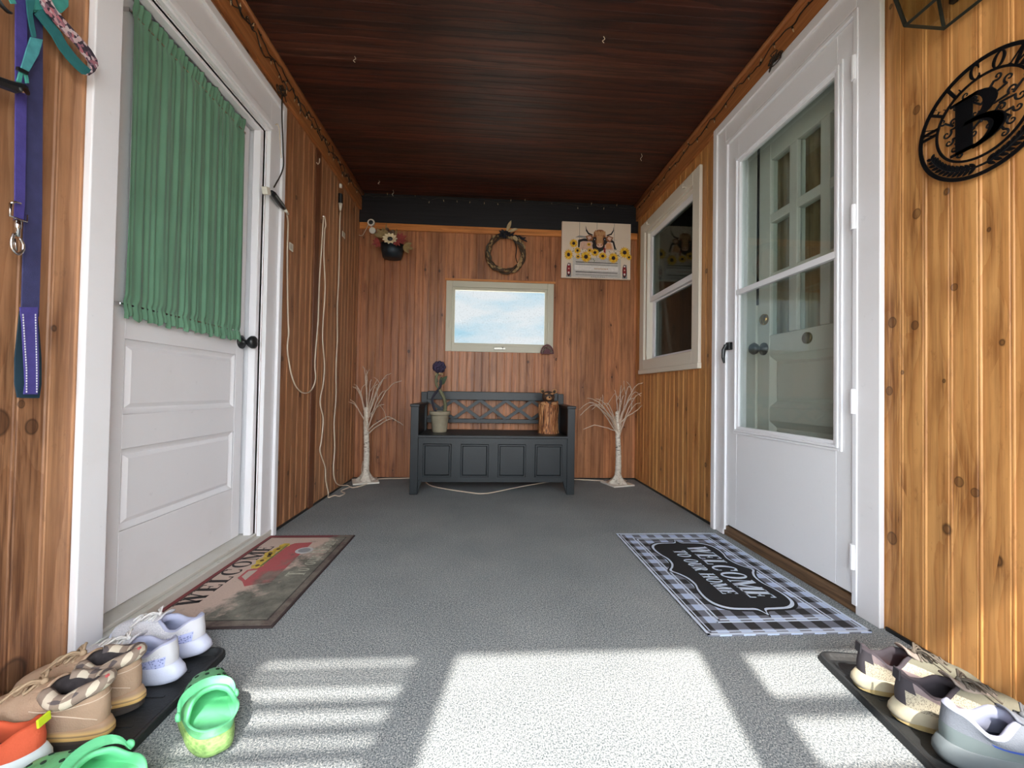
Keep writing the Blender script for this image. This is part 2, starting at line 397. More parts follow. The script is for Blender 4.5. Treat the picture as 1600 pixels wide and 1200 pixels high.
BW = (-.352, .57, 1.078, 1.680)   # back window opening (x0 x1 z0 z1)
board_wall('wall_left', 'y', XL, YF, YB, 0, ZC, [LD], W_LEFT, 1, ph=.945-.0678*14)
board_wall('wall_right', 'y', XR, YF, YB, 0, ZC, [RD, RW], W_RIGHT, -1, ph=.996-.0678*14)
board_wall('wall_back', 'x', YB, XL, XR, 0, ZC, [BW], W_BACK, -1, pitch=.064, ph=.02)
# front wall behind the camera: doorway in the middle, a sash window on each side (their light falls on the carpet)
fw = MB(); T = (YF-.06, YF)
def fbox(x0, x1, z0, z1, t=T): fw.box(x0, x1, t[0], t[1], z0, z1)
fbox(XL-.1, -.85, 0, ZC); fbox(-.44, -.335, 0, ZC); fbox(.37, .49, 0, ZC); fbox(1.13, XR+.1, 0, ZC)
fbox(-.85, -.44, 2.045, ZC); fbox(-.335, .37, 2.06, ZC); fbox(.49, 1.13, 2.02, ZC)
fbox(-.85, -.44, 0, .45); fbox(.49, 1.13, 0, .45)
thin = (YF-.04, YF-.02)
for z, h in ((1.955, .02), (1.90, .018), (1.80, .028), (1.705, .028), (1.625, .034)): fbox(-.85, -.44, z-h/2, z+h/2, thin)
fbox(.49, 1.13, 1.70, 1.765, thin); fbox(.49, 1.13, 1.44, 1.52, thin)
struct(fw.build('wall_front', W_LEFT, base=False))
# outside skins that keep daylight out of the wall voids and the little rooms behind the doors and the window
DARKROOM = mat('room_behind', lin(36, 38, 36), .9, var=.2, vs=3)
def room(name, x0, x1, y0, y1, z0, z1, openside, m):
    b = MB(); t = .03
    b.box(x0, x1, y0, y1, z0-t, z0); b.box(x0, x1, y0, y1, z1, z1+t); b.box(x0, x1, y0-t, y0, z0-t, z1+t); b.box(x0, x1, y1, y1+t, z0-t, z1+t)
    if openside == 'x0': b.box(x1, x1+t, y0-t, y1+t, z0-t, z1+t)
    else: b.box(x0-t, x0, y0-t, y1+t, z0-t, z1+t)
    return struct(b.build(name, m, base=False))
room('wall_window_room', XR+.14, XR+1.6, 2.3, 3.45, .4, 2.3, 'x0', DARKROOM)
room('wall_inner_room', XR+.20, XR+1.0, 1.2, 2.2, .0, 2.2, 'x0', mat('hall_behind', lin(120, 104, 80), .9))
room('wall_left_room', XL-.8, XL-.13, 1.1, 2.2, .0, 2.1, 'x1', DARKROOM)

# header boards and quarter rounds under the ceiling
def header(name, x0, x1, m, q):
    b = MB().box(min(x0, x1), max(x0, x1), YF, YB-.02, 2.245, ZC)
    o = struct(b.build(name, m, base=False, bevel=.003)); return o
header('trim_1', XL, XL+.02, W_TRIMY, 1); header('trim_2', XR, XR-.02, W_TRIMY, -1)
for i, (xx, sg) in enumerate(((XL+.02, 1), (XR-.02, -1))):
    b = MB().tube([(xx+sg*.006, YF, ZC-.008), (xx+sg*.006, YB-.02, ZC-.008)], .014, 10)
    struct(b.build('trim_%d' % (3+i), W_TRIMY, base=False, smooth=True))
b = MB().box(XL, XR, YB-.022, YB, 2.143, ZC); struct(b.build('trim_5', W_DARKX, base=False, bevel=.002))
b = MB().box(XL+.003, XR-.003, YB-.020, YB, 2.088, 2.143); struct(b.build('trim_6', W_TRIMX, base=False, bevel=.003))
b = MB()
for y0, y1 in ((YF, 1.14), (2.15, 3.49)): b.box(XL, XL+.006, y0, y1, 0, .012)
for y0, y1 in ((YF, 1.25), (2.24, 3.49)): b.box(XR-.006, XR, y0, y1, 0, .012)
b.box(XL, XR, YB-.007, YB, 0, .010)
struct(b.build('baseboard_gap', BLACK, base=False))
# narrow dark board and uneven board on the left wall
b = MB().box(XL, XL+.008, 2.60, 2.67, .0, 2.25); struct(b.build('trim_7', wood('dark_batten', 'Y', lin(66, 40, 28), lin(96, 58, 38), lin(122, 76, 50), bw=1, vk=False, seed=8), base=False, bevel=.002))

# ---------------- left door
def frame_rect(b, ax, p0, p1, u0, u1, z0, z1, w_, bot=True, wt=None):
    """four boards round a rectangle, on the plane between p0 and p1"""
    wt = wt or w_
    bx = (lambda a, c_, e, f_: b.box(p0, p1, a, c_, e, f_)) if ax == 'x' else (lambda a, c_, e, f_: b.box(a, c_, p0, p1, e, f_))
    bx(u0, u0+w_, z0, z1); bx(u1-w_, u1, z0, z1); bx(u0+w_, u1-w_, z1-wt, z1)
    if bot: bx(u0+w_, u1-w_, z0, z0+wt)
b = MB(); P = XL
b.box(P, P+.020, 1.155, 1.236, 0, 2.02+.15); b.box(P, P+.020, 2.04, 2.16, 0, 2.17); b.box(P, P+.020, 1.236, 2.04, 1.99, 2.17)
b.box(P+.020, P+.034, 2.132, 2.165, 0, 2.19); b.box(P+.020, P+.034, 1.15, 2.132, 2.155, 2.19); b.box(P+.020, P+.034, 1.236, 2.04, 2.0, 2.03)
b.box(P-.115, P, 1.222, 1.236, 0, 2.0); b.box(P-.115, P, 2.04, 2.055, 0, 2.0); b.box(P-.115, P, 1.236, 2.04, 1.99, 2.005)
b.box(P-.045, P-.012, 2.012, 2.04, 0, 1.99); b.box(P-.045, P-.012, 1.25, 2.012, 1.975, 1.99)
struct(b.build('trim_8', WHITE, base=False, bevel=.003))
b = MB(); b.box(P-.10, P+.024, 1.165, 2.16, .0, .036); b.box(P-.10, P+.004, 1.236, 2.04, .036, .05)
struct(b.build('trim_9', SILLW, base=False, bevel=.003))
d1 = struct(thing('door_1', (P-.07, 1.64, .05), 'white panelled wooden door with a green curtain over its glass', 'door'))
DX = P-.062   # face of the left door
b = MB()
y0, y1 = 1.240, 2.010; z0, z1 = .052, 1.975
pan = [(1.372, 1.95, .655, .895), (1.372, 1.95, .285, .545)]; gl = (1.42, 1.90, 1.0, 1.90)
b.box(DX-.04, DX, y0, 1.372, z0, z1); b.box(DX-.04, DX, 1.95, y1, z0, z1)
for a, c_ in ((z0, .285), (.545, .655), (.895, 1.0), (1.93, z1)): b.box(DX-.04, DX, 1.372, 1.95, a, c_)
b.box(DX-.04, DX, 1.372, 1.42, 1.0, 1.93); b.box(DX-.04, DX, 1.90, 1.95, 1.0, 1.93); b.build('door_slab', WHITE, d1, bevel=.002)
for (a, c_, e, f_) in pan:
    q = MB()
    # sunk moulding ring then raised field
    def ring(i0, x0, i1, x1):
        r0 = [(x0, a+i0, e+i0), (x0, c_-i0, e+i0), (x0, c_-i0, f_-i0), (x0, a+i0, f_-i0)]; r1 = [(x1, a+i1, e+i1), (x1, c_-i1, e+i1), (x1, c_-i1, f_-i1), (x1, a+i1, f_-i1)]
        q.add(r0+r1, [(k, (k+1) % 4, 4+(k+1) % 4, 4+k) for k in range(4)])
    ring(0, DX, .0, DX-.004); ring(0, DX-.004, .014, DX-.012); ring(.014, DX-.012, .02, DX-.014); ring(.02, DX-.014, .034, DX-.006)
    q.add([(DX-.006, a+.034, e+.034), (DX-.006, c_-.034, e+.034), (DX-.006, c_-.034, f_-.034), (DX-.006, a+.034, f_-.034)], [(0, 1, 2, 3)])
    q.build('panel', WHITE, d1)
q = MB().box(DX-.025, DX-.021, 1.37, 1.955, .995, 1.935); q.build('pane', GLASSD, d1)
kn = MB(); kn.lathe([(.0, .0), (.030, .0), (.031, .006), (.022, .012), (.012, .016), (.011, .034), (.022, .038), (.030, .050), (.029, .062), (.018, .070), (0, .072)], (DX, 1.985, .957), 'x', 24)
kn.build('knob', BLACK, d1, smooth=True)
# ---------------- green curtain on the door
ct = thing('curtain', (DX+.02, 1.67, .955), 'green gathered fabric curtain covering the glass of the left door', 'curtain')
def curtain_fn(u, v):
    yy = 1.338+u*.602
    top = 1.962+.006*math.sin(u*41)+.004*math.sin(u*97+1)
    bot = .958+.004*math.sin(u*55)
    zz = lerp(bot, top, v)
    a = .0030*(math.sin(u*210+3*math.sin(u*13))*.3+math.sin(u*78+1.5*math.sin(u*9)+.6*math.sin(v*3))+.7*math.sin(u*143+2*math.sin(v*2+u*7))+.5*math.sin(u*31))
    gth = max(0, 1-abs(v-.955)/.025)+max(0, 1-abs(v-.045)/.025)
    fr = .005*math.sin(u*190+v*4)*(.8 if (v > .955 or v < .045) else .25)
    a = a*(1-.6*min(1, gth))+fr
    if v < .04: zz -= .006*math.sin(u*88+.5)*(.04-v)/.04
    return (DX+.024+a-.006*min(1, gth), yy, zz)
GREEN = mat('green_cloth', lin(92, 132, 106), .9, var=.10, vs=6, bump=.12, bs=600, st=(1, 1, 1), sheen=.2)
MB().grid(curtain_fn, 260, 60).build('fabric', GREEN, ct, smooth=True, orient=False)
for zz in (1.918, 1.0):
    r = MB().tube([(DX+.016, 1.330, zz), (DX+.016, 1.945, zz)], .004, 8)
    for yy in (1.330, 1.945): r.box(DX, DX+.018, yy-.002, yy+.002, zz-.006, zz+.006)
    r.build('curtain_rod', CHROME, ct)

# ---------------- right door: casing, wood sill, storm door, inner door
b = MB(); P = XR
b.box(P-.018, P, 1.258, 1.345, 0.0, 2.24); b.box(P-.018, P, 2.135, 2.238, 0, 2.24); b.box(P-.018, P, 1.345, 2.135, 2.125, 2.24)
b.box(P-.030, P-.018, 2.205, 2.240, .0, 2.25); b.box(P-.030, P-.018, 1.255, 2.205, 2.205, 2.25)
b.box(P, P+.16, 1.331, 1.345, 0, 2.13); b.box(P, P+.16, 2.135, 2.15, 0, 2.13); b.box(P, P+.16, 1.345, 2.135, 2.115, 2.13)
struct(b.build('trim_10', WHITE, base=False, bevel=.003))
b = MB().box(P-.012, P+.16, 1.345, 2.135, .0, .052); struct(b.build('trim_11', W_SILL, base=False, bevel=.004))
d2 = struct(thing('door_2', (P, 1.74, .055), 'white storm door with a two-part window and black pull handle', 'door'))
b = MB(); sx0, sx1 = P-.012, P+.022
# z-bar frame
b.box(P-.022, P+.002, 1.338, 1.356, .03, 2.118); b.box(P-.022, P+.002, 2.118, 2.135, .03, 2.118); b.box(P-.022, P+.002, 1.356, 2.118, 2.100, 2.118)
b.build('mounting_frame', WHITE2, d2, bevel=.002)
b = MB(); gy0, gy1, gz0, gz1 = 1.430, 2.030, .575, 1.962
b.box(sx0, sx1, 1.358, gy0, .062, 2.098); b.box(sx0, sx1, gy1, 2.116, .062, 2.098); b.box(sx0, sx1, gy0, gy1, .062, gz0); b.box(sx0, sx1, gy0, gy1, gz1, 2.098)
b.build('door_leaf', WHITE2, d2, bevel=.002)
b = MB()
for off, w_, pr in ((.0, .010, .010), (-.012, .010, .006), (.014, .012, .002)):
    frame_rect(b, 'x', sx0-pr, sx0+.01, gy0-.014+off, gy1+.014-off, gz0-.014+off, gz1+.014-off, w_)
b.box(sx0-.008, sx0+.012, gy0, gy1, 1.262, 1.288)
b.build('window_frame', WHITE2, d2, bevel=.0015)
MB().box(P+.004, P+.007, gy0, gy1, gz0, 1.275).build('lower_pane', glass('screened_glass', (.86, .88, .87), refl=.025), d2)
MB().box(P+.009, P+.012, gy0, gy1, 1.275, gz1).build('upper_pane', GLASS, d2)
b = MB(); b.obox((sx0-.010, 2.085, 1.005), (.010, 0, 0), (0, .016, 0), (0, 0, .020)); b.box(sx0-.028, sx0-.012, 2.086, 2.106, 1.0, 1.014)
b.tube([(sx0-.02, 2.092, 1.012), (sx0-.034, 2.094, .985), (sx0-.036, 2.095, .945), (sx0-.030, 2.095, .915)], [.008, .008, .007, .004], 8, flat=1.4)
b.build('pull_handle', BLACK, d2, bevel=.002)
for zz in (1.91, 1.38, .733, .195):
    h = MB().tube([(sx0-.012, 1.350, zz-.043), (sx0-.012, 1.350, zz+.043)], .008, 10)
    h.build('hinge', WHITE2, d2, smooth=False)
    # dark joint lines of the hinge barrel
d3 = struct(thing('door_3', (P+.13, 1.69, .055), 'off-white inner door with small panes, behind the storm door glass', 'door'))
IX = P+.115; INW = white_paint('inner_door_paint', lin(216, 218, 208), .35)
rows = [(1.66, 1.935), (1.36, 1.615), (1.05, 1.315)]; cols = [(1.835, 1.965), (1.655, 1.785), (1.475, 1.605)]
b = MB(); X0, X1 = IX, IX+.04
b.box(X0, X1, 1.35, 1.475, .055, 2.11); b.box(X0, X1, 1.965, 2.055, .055, 2.11)
for a, c_ in ((.055, .28), (.62, .69), (.945, 1.05), (1.315, 1.36), (1.615, 1.66), (1.935, 2.11)): b.box(X0, X1, 1.475, 1.965, a, c_)
for a, c_ in ((1.605, 1.655), (1.785, 1.835)): b.box(X0-.0015, X1+.001, a, c_, 1.0505, 1.9345)
b.build('door_slab', INW, d3, bevel=.004)
b = MB().box(X0-.008, X1, 2.06, 2.135, .055, 2.11); b.build('jamb_board', INW, d3, bevel=.002)
b = MB().box(X0-.006, X0+.02, 2.048, 2.0595, 1.22, 2.10); b.build('weatherstrip', BLACK, d3)
for (e, f_) in ((.69, .945), (.28, .62)):
    a, c_ = 1.475, 1.965
    q = MB(); r = lambda i, x: [(x, a+i, e+i), (x, c_-i, e+i), (x, c_-i, f_-i), (x, a+i, f_-i)]
    for (i0, x0, i1, x1) in ((0, IX+.002, .030, IX+.018), (.030, IX+.018, .045, IX+.010)):
        q.add(r(i0, x0)+r(i1, x1), [(k, (k+1) % 4, 4+(k+1) % 4, 4+k) for k in range(4)])
    q.add(r(.045, IX+.010), [(0, 1, 2, 3)]); q.build('panel', INW, d3)
for a, c_ in cols:
    for e, f_ in rows: MB().box(IX+.016, IX+.019, a, c_, e, f_).build('pane', GLASS, d3)
q = MB(); q.lathe([(0, 0), (.032, 0), (.032, -.006), (.014, -.012), (.012, -.034), (.026, -.042), (.031, -.056), (.022, -.070), (0, -.072)], (IX, 2.005, .985), 'x', 24); q.build('knob', BLACK, d3, smooth=True)
q = MB(); q.lathe([(0, 0), (.028, 0), (.028, -.010), (.020, -.018), (0, -.020)], (IX, 2.000, 1.135), 'x', 24); q.build('deadbolt', BRASS, d3, smooth=True)
q = MB(); q.lathe([(0, 0), (.026, 0), (.026, -.008), (.021, -.010), (.019, -.006), (0, -.010)], (IX, 1.72, 1.005), 'x', 20); q.build('door_viewer', OLDBRASS, d3, smooth=True)
cu = thing('curtain', (IX+.06, 1.72, 1.0), 'tan curtain hanging behind the panes of the inner door on the right', 'curtain')
MB().grid(lambda u, v: (IX+.060+.006*math.sin(u*60+math.sin(v*3))+.003*math.sin(u*131), 1.44+u*.56, 1.0+v*.98), 120, 12).build('fabric', mat('tan_cloth', lin(150, 128, 92), .9, var=.1, bump=.1, bs=500), cu, smooth=True, orient=False)

# ---------------- right wall window
w2 = struct(thing('window_2', (XR, 2.86, .91), 'white cased double-hung window on the right wall, dark behind', 'window'))
b = MB(); P = XR
frame_rect(b, 'x', P-.020, P, 2.405, 3.365, .935, 2.155, .085)
b.box(P-.026, P, 2.400, 3.372, .905, .940)
b.build('casing', CREAM, w2, bevel=.003)
b = MB()
for (a, c_, e, f_) in ((2.478, 2.492, .99, 2.07), (3.255, 3.27, .99, 2.07), (2.49, 3.255, 2.055, 2.07), (2.49, 3.255, .985, 1.0)): b.box(P-.002, P+.10, a, c_, e, f_)
b.box(P-.004, P+.10, 2.478, 3.27, .97, .99); b.build('jamb', CREAM, w2, bevel=.002)
b = MB(); frame_rect(b, 'x', P+.045, P+.07, 2.492, 3.255, 1.0, 1.525, .045); b.build('lower_sash', WHITE, w2, bevel=.003)
b = MB(); frame_rect(b, 'x', P+.020, P+.045, 2.492, 3.255, 1.49, 2.055, .042); b.build('upper_sash', WHITE, w2, bevel=.003)
MB().box(P+.055, P+.059, 2.53, 3.22, 1.04, 1.49).build('lower_pane', GLASSD, w2); MB().box(P+.030, P+.034, 2.53, 3.22, 1.52, 2.02).build('upper_pane', GLASSD, w2)
for yy in (2.58, 3.18):
    q = MB().tube([(P-.020, yy, 2.10), (P-.036, yy, 2.095), (P-.042, yy, 2.107), (P-.038, yy, 2.12)], .0028, 6); q.tube([(P-.020, yy+.012, 2.10), (P-.034, yy+.012, 2.096), (P-.038, yy+.012, 2.11)], .0028, 6)
    q.build('curtain_hook', WPLAS, w2)
# ---------------- back window
w1 = struct(thing('window_1', (.11, YB, 1.08), 'cream awning window in the back wall with bright sky behind', 'window'))
x0, x1, z0, z1 = BW
b = MB(); frame_rect(b, 'y', YB-.004, YB+.04, x0, x1, z0, z1, .052); b.build('outer_frame', CREAMW, w1, bevel=.003)
b = MB(); frame_rect(b, 'y', YB+.006, YB+.040, x0+.052, x1-.052, z0+.052, z1-.052, .022); b.build('sash', CREAMW, w1, bevel=.003)
MB().box(x0+.06, x1-.06, YB+.022, YB+.026, z0+.06, z1-.06).build('pane', GLASSB, w1)
b = MB(); b.box(x0-.012, x1+.012, YB-.012, YB, z1, z1+.018); b.build('head_trim', W_TRIMX, w1, bevel=.002)
for xx in (x0+.032, x1-.032):
    q = MB(); q.box(xx-.009, xx+.009, YB-.010, YB-.004, 1.26, 1.37); q.tube([(xx, YB-.012, 1.34), (xx, YB-.02, 1.33), (xx, YB-.018, 1.28)], .004, 8); q.build('latch', CREAMW, w1, bevel=.001)
q = MB(); q.box(.06, .16, YB-.022, YB-.004, 1.098, 1.118); q.tube([(.135, YB-.022, 1.112), (.135, YB-.032, 1.118)], .006, 8); q.build('crank', mat('grey_metal', lin(150, 146, 136), .35, .8), w1, bevel=.002)

# ================================================================= THINGS
def ribbon(mb, pairs, th):
    """flat strap through point pairs (edge, edge), th = thickness vector"""
    th = Vector(th); k = len(mb.v); n = len(pairs)
    for (a, b_) in pairs:
        a, b_ = Vector(a), Vector(b_); mb.v += [a-th, b_-th, b_+th, a+th]
    for i in range(n-1):
        p, q = k+4*i, k+4*i+4
        for j in range(4): mb.face([p+j, p+(j+1) % 4, q+(j+1) % 4, q+j])
    mb.face([k, k+1, k+2, k+3]); q = k+4*(n-1); mb.face([q+3, q+2, q+1, q]); return mb
def strap_px(mb, rows, th=.0015, ax='x', pl=-1.07):
    """rows of (left px, right px, py) on the wall, off = distance out of it"""
    prs = []
    for r in rows:
        off = r[3] if len(r) > 3 else 0
        prs.append((on(r[0], r[2], ax, pl+off), on(r[1], r[4] if len(r) > 4 else r[2], ax, pl+off)))
    return ribbon(mb, prs, (th, 0, 0))

# ---- bench
BEN = mat('dark_bench_paint', lin(27, 33, 37), .42, var=.2, vs=7, bump=.12, bs=90)
bx0, bx1, by0, by1 = -.532, .654, 2.96, 3.46
bn = thing('storage_bench', ((bx0+bx1)/2, (by0+by1)/2, 0), 'black wooden storage bench with lattice back and four panelled front', 'bench')
for sx, xx in ((1, bx0), (-1, bx1)):
    o = MB(); a, c_ = sorted((xx, xx+sx*.056)); o.box(a, c_, by0, by0+.045, 0, .632)
    # tapered foot on the inner side
    i0 = xx+sx*.056; o.add([(i0, by0+.004, .10), (i0, by0+.04, .10), (i0, by0+.04, 0), (i0, by0+.004, 0), (i0+sx*.03, by0+.004, .10), (i0+sx*.03, by0+.04, .10)], [(0, 1, 5, 4), (0, 4, 3), (1, 2, 5), (3, 4, 5, 2), (0, 3, 2, 1)])
    o.build('front_leg', BEN, bn, bevel=.003)
    a, c_ = sorted((xx, xx+sx*.05)); MB().box(a, c_, by1-.045, by1, 0, .73).build('back_leg', BEN, bn, bevel=.003)
    a, c_ = sorted((xx+sx*.012, xx+sx*.032)); MB().box(a, c_, by0+.04, by1-.04, .09, .625).build('side_panel', BEN, bn, bevel=.002)
    a, c_ = sorted((xx-sx*.006, xx+sx*.062)); MB().box(a, c_, by0-.006, by1-.04, .625, .645).build('armrest', BEN, bn, bevel=.004)
o = MB().box(bx0+.054, bx1-.054, by0-.004, by1-.05, .405, .425); o.build('seat_lid', BEN, bn, bevel=.004)
o = MB().box(bx0+.05, bx1-.05, by0+.012, by0+.032, .088, .404); o.build('front_board', BEN, bn)
n4 = (bx1-bx0-.112)/4
for i in range(4):
    cx = bx0+.056+n4*(i+.5); q = MB(); hw, z0_, z1_ = .101, .124, .362
    rr = lambda i_, y_: [(cx-hw+i_, y_, z0_+i_), (cx+hw-i_, y_, z0_+i_), (cx+hw-i_, y_, z1_-i_), (cx-hw+i_, y_, z1_-i_)]
    yb = by0+.012
    for (i0, ya, i1, yc) in ((0, yb, .004, yb-.010), (.004, yb-.010, .012, yb-.010), (.012, yb-.010, .018, yb-.001)):
        q.add(rr(i0, ya)+rr(i1, yc), [(k, (k+1) % 4, 4+(k+1) % 4, 4+k) for k in range(4)])
    q.add(rr(.018, yb-.001), [(0, 1, 2, 3)]); q.build('panel_moulding', BEN, bn)
yk = by1-.035
MB().box(bx0+.05, bx1-.05, yk-.012, yk+.012, .668, .738).build('top_rail', BEN, bn, bevel=.004)
MB().box(bx0+.05, bx1-.05, yk-.010, yk+.010, .478, .512).build('lower_rail', BEN, bn, bevel=.003)
xs0, xs1 = bx0+.05, bx1-.05; nx = 5; wx = (xs1-xs0)/nx
for i in range(nx):
    for s_ in (0, 1):
        a = Vector((xs0+wx*i, yk+(.004 if s_ else -.004), .512 if s_ else .668)); c_ = Vector((xs0+wx*(i+1), a.y, .668 if s_ else .512))
        d = (c_-a)/2; nn = Vector((-d.z, 0, d.x)).normalized()*.013
        MB().obox((a+c_)/2, d, (0, .006, 0), nn).build('lattice_bar', BEN, bn)

# ---- potted topiary on the bench
STONE = mat('stone_pot', lin(152, 142, 120), .85, var=.18, vs=14, bump=.3, bs=90)
pc = Vector((-.352, 3.19, .425)); tp = thing('potted_topiary', pc, 'tan flower pot with twisted stem and dark purple flower ball on the bench', 'plant')
MB().lathe([(0, 0), (.052, 0), (.056, .01), (.070, .128), (.076, .130), (.079, .134), (.080, .158), (.072, .160), (.068, .150), (0, .148)], pc, 'z', 28).build('pot', STONE, tp, smooth=True, bevel=.001)
MB().lathe([(0, .150), (.06, .154), (.068, .152)], pc, 'z', 20).build('soil', mat('moss_soil', lin(52, 48, 36), .95, var=.3, vs=50, bump=.6), tp)
STM = mat('stem_bark', lin(112, 112, 84), .8, var=.2, vs=40, bump=.3)
st = catmull([pc+Vector(p) for p in ((.035, 0, .15), (.040, .0, .20), (.028, .01, .26), (-.004, .012, .32), (-.03, .01, .36), (-.034, 0, .41), (-.022, 0, .45))], 6)
MB().tube(st, [.014]*8+[.013]*10+[.010]*(len(st)-18), 10).build('stem', STM, tp, smooth=True)
st = catmull([pc+Vector(p) for p in ((-.03, .01, .15), (-.055, .02, .20), (-.060, .025, .26), (-.03, .02, .31), (.0, .0, .35), (.004, .0, .41))], 6)
MB().tube(st, .009, 8).build('vine', mat('dark_vine', lin(48, 46, 58), .8, var=.3, bump=.3), tp, smooth=True)
PUR = mat('purple_petals', lin(58, 48, 74), .8, var=.35, vs=60); LEAF = mat('dull_leaf', lin(66, 80, 56), .6, var=.25, vs=30); TANP = mat('dried_petal', lin(176, 146, 108), .8, var=.25, vs=40)
o = MB(); rn = random.Random(3)
for i in range(90):
    th, ph = rn.uniform(0, 2*PI), math.acos(rn.uniform(-1, 1)); d = Vector((math.cos(th)*math.sin(ph), math.sin(th)*math.sin(ph), math.cos(ph)))
    o.ball(pc+Vector((-.012, 0, .497))+d*.040*Vector((1, 1, .85)).length/1.65, rn.uniform(.009, .015), 7)
o.ball(pc+Vector((-.012, 0, .497)), .04, 12); o.build('flower_ball', PUR, tp, smooth=True)
o = MB()
for i in range(12):
    a = rn.uniform(0, 2*PI); o.ball(pc+Vector((-.012+.026*math.cos(a), .026*math.sin(a), .445+rn.uniform(-.008, .008))), .011, 7, (1, 1, .8))
o.build('dried_flowers', TANP, tp, smooth=True)
def leaf(mb, base, tip, wv, curl=.0):
    """pointed leaf with a bent middle"""
    b0, t0, wv = Vector(base), Vector(tip), Vector(wv); n = (t0-b0).cross(wv).normalized()
    k = len(mb.v); N_ = 6; 
    for i in range(N_+1):
        u = i/N_; ww = math.sin(PI*min(1, u*.95+.04))**.8; c_ = b0.lerp(t0, u)+n*curl*math.sin(PI*u)
        mb.v += [c_-wv*ww+n*.15*wv.length, c_, c_+wv*ww+n*.15*wv.length]
    for i in range(N_):
        p = k+3*i; mb.face([p, p+1, p+4, p+3]); mb.face([p+1, p+2, p+5, p+4])
    return mb
o = MB(); 
for (bx, tx, wv) in (((-.01, 0, .36), (.052, -.012, .43), (.010, 0, -.016)), ((-.006, 0, .37), (.012, -.02, .425), (.012, 0, 0)), ((-.02, 0, .38), (-.04, -.01, .43), (.008, 0, 0.004)), ((.0, 0, .365), (.038, -.01, .385), (.0, .004, -.012))):
    leaf(o, pc+Vector(bx), pc+Vector(tx), wv, .004)
o.build('leaves', LEAF, tp, solid=.0015)

# ---- carved bear log on the bench
bc = Vector((.490, 3.18, .425)); bl = thing('bear_log_carving', bc, 'small carved wooden bear peeking out of a bark log on the bench', 'carving')
def bark():
    N = NT('log_bark'); v = N.obj(); n1 = N.noise(N.scale(v, (1, 1, .10)), 70, 5, .6, 1.2)
    N.set(N.b, 'Base Color', N.ramp(n1, [(.38, lin(70, 36, 20)), (.47, lin(150, 88, 48)), (.56, lin(200, 138, 88)), (.66, lin(226, 176, 124))])); N.set(N.b, 'Roughness', .6); N.bump(n1, .9, .006); return N.m
BARK = bark(); BEARM = mat('bear_dark_wood', lin(70, 50, 38), .55, var=.35, vs=70, bump=.4, bs=150); BEART = mat('bear_tan_wood', lin(188, 138, 92), .55, var=.2, vs=60, bump=.2)
rng = random.Random(5); an = [rng.uniform(-.004, .004) for _ in range(40)]
def logf(u, v):
    j = int(u*40) % 40; r = .074+an[j]+.003*math.sin(v*9+j)+(.004 if v < .06 else 0); z = v*(.232+.012*math.sin(u*2*PI*3+1)+.010*math.sin(u*2*PI*5))
    return bc+Vector((r*math.cos(2*PI*u), r*math.sin(2*PI*u), z))
o = MB().grid(logf, 40, 12, True); k = len(o.v); o.v.append(bc+Vector((0, 0, .215)))
for i in range(40): o.face([i*12+11, ((i+1) % 40)*12+11, k])
o.build('log', BARK, bl, smooth=True)
hd = bc+Vector((-.005, -.018, .285))
o = MB().ball(hd, .050, 18, (1.0, .9, .88)); o.ball(bc+Vector((0, .0, .235)), .052, 16, (1.1, .9, .6)); bh = o.build('bear_head', BEARM, bl, smooth=True)
for sx in (-1, 1):
    e = MB().lathe([(0, -.010), (.014, -.010), (.019, -.004), (.019, .004), (.014, .009), (0, .006)], hd+Vector((sx*.048, .004, .042)), 'y', 14); q = MB().ball(hd+Vector((sx*.046, -.008, .040)), .012, 10, (1, .5, 1))
    e.build('ear', BEART, bh, smooth=True); q.build('inner_ear', BEARM, bh, smooth=True)
    p = MB().ball(bc+Vector((sx*.040-.006, -.052, .232)), .020, 10, (1.2, .7, .7))
    for t_ in (-.013, 0, .013): p.ball(bc+Vector((sx*.040-.006+t_, -.066, .226)), .008, 8)
    p.build('paw', BEART, bl, smooth=True)
    MB().ball(hd+Vector((sx*.019, -.040, .010)), .0055, 8).build('eye', BLACK, bh, smooth=True)
    MB().ball(hd+Vector((sx*.020, -.030, .022)), .014, 8, (1.2, .7, .5)).build('brow', BEART, bh, smooth=True)
MB().ball(hd+Vector((-.002, -.044, -.012)), .020, 12, (1.1, .9, .8)).build('muzzle', BEART, bh, smooth=True)
MB().ball(hd+Vector((-.002, -.062, -.005)), .007, 8).build('nose', BLACK, bh, smooth=True)

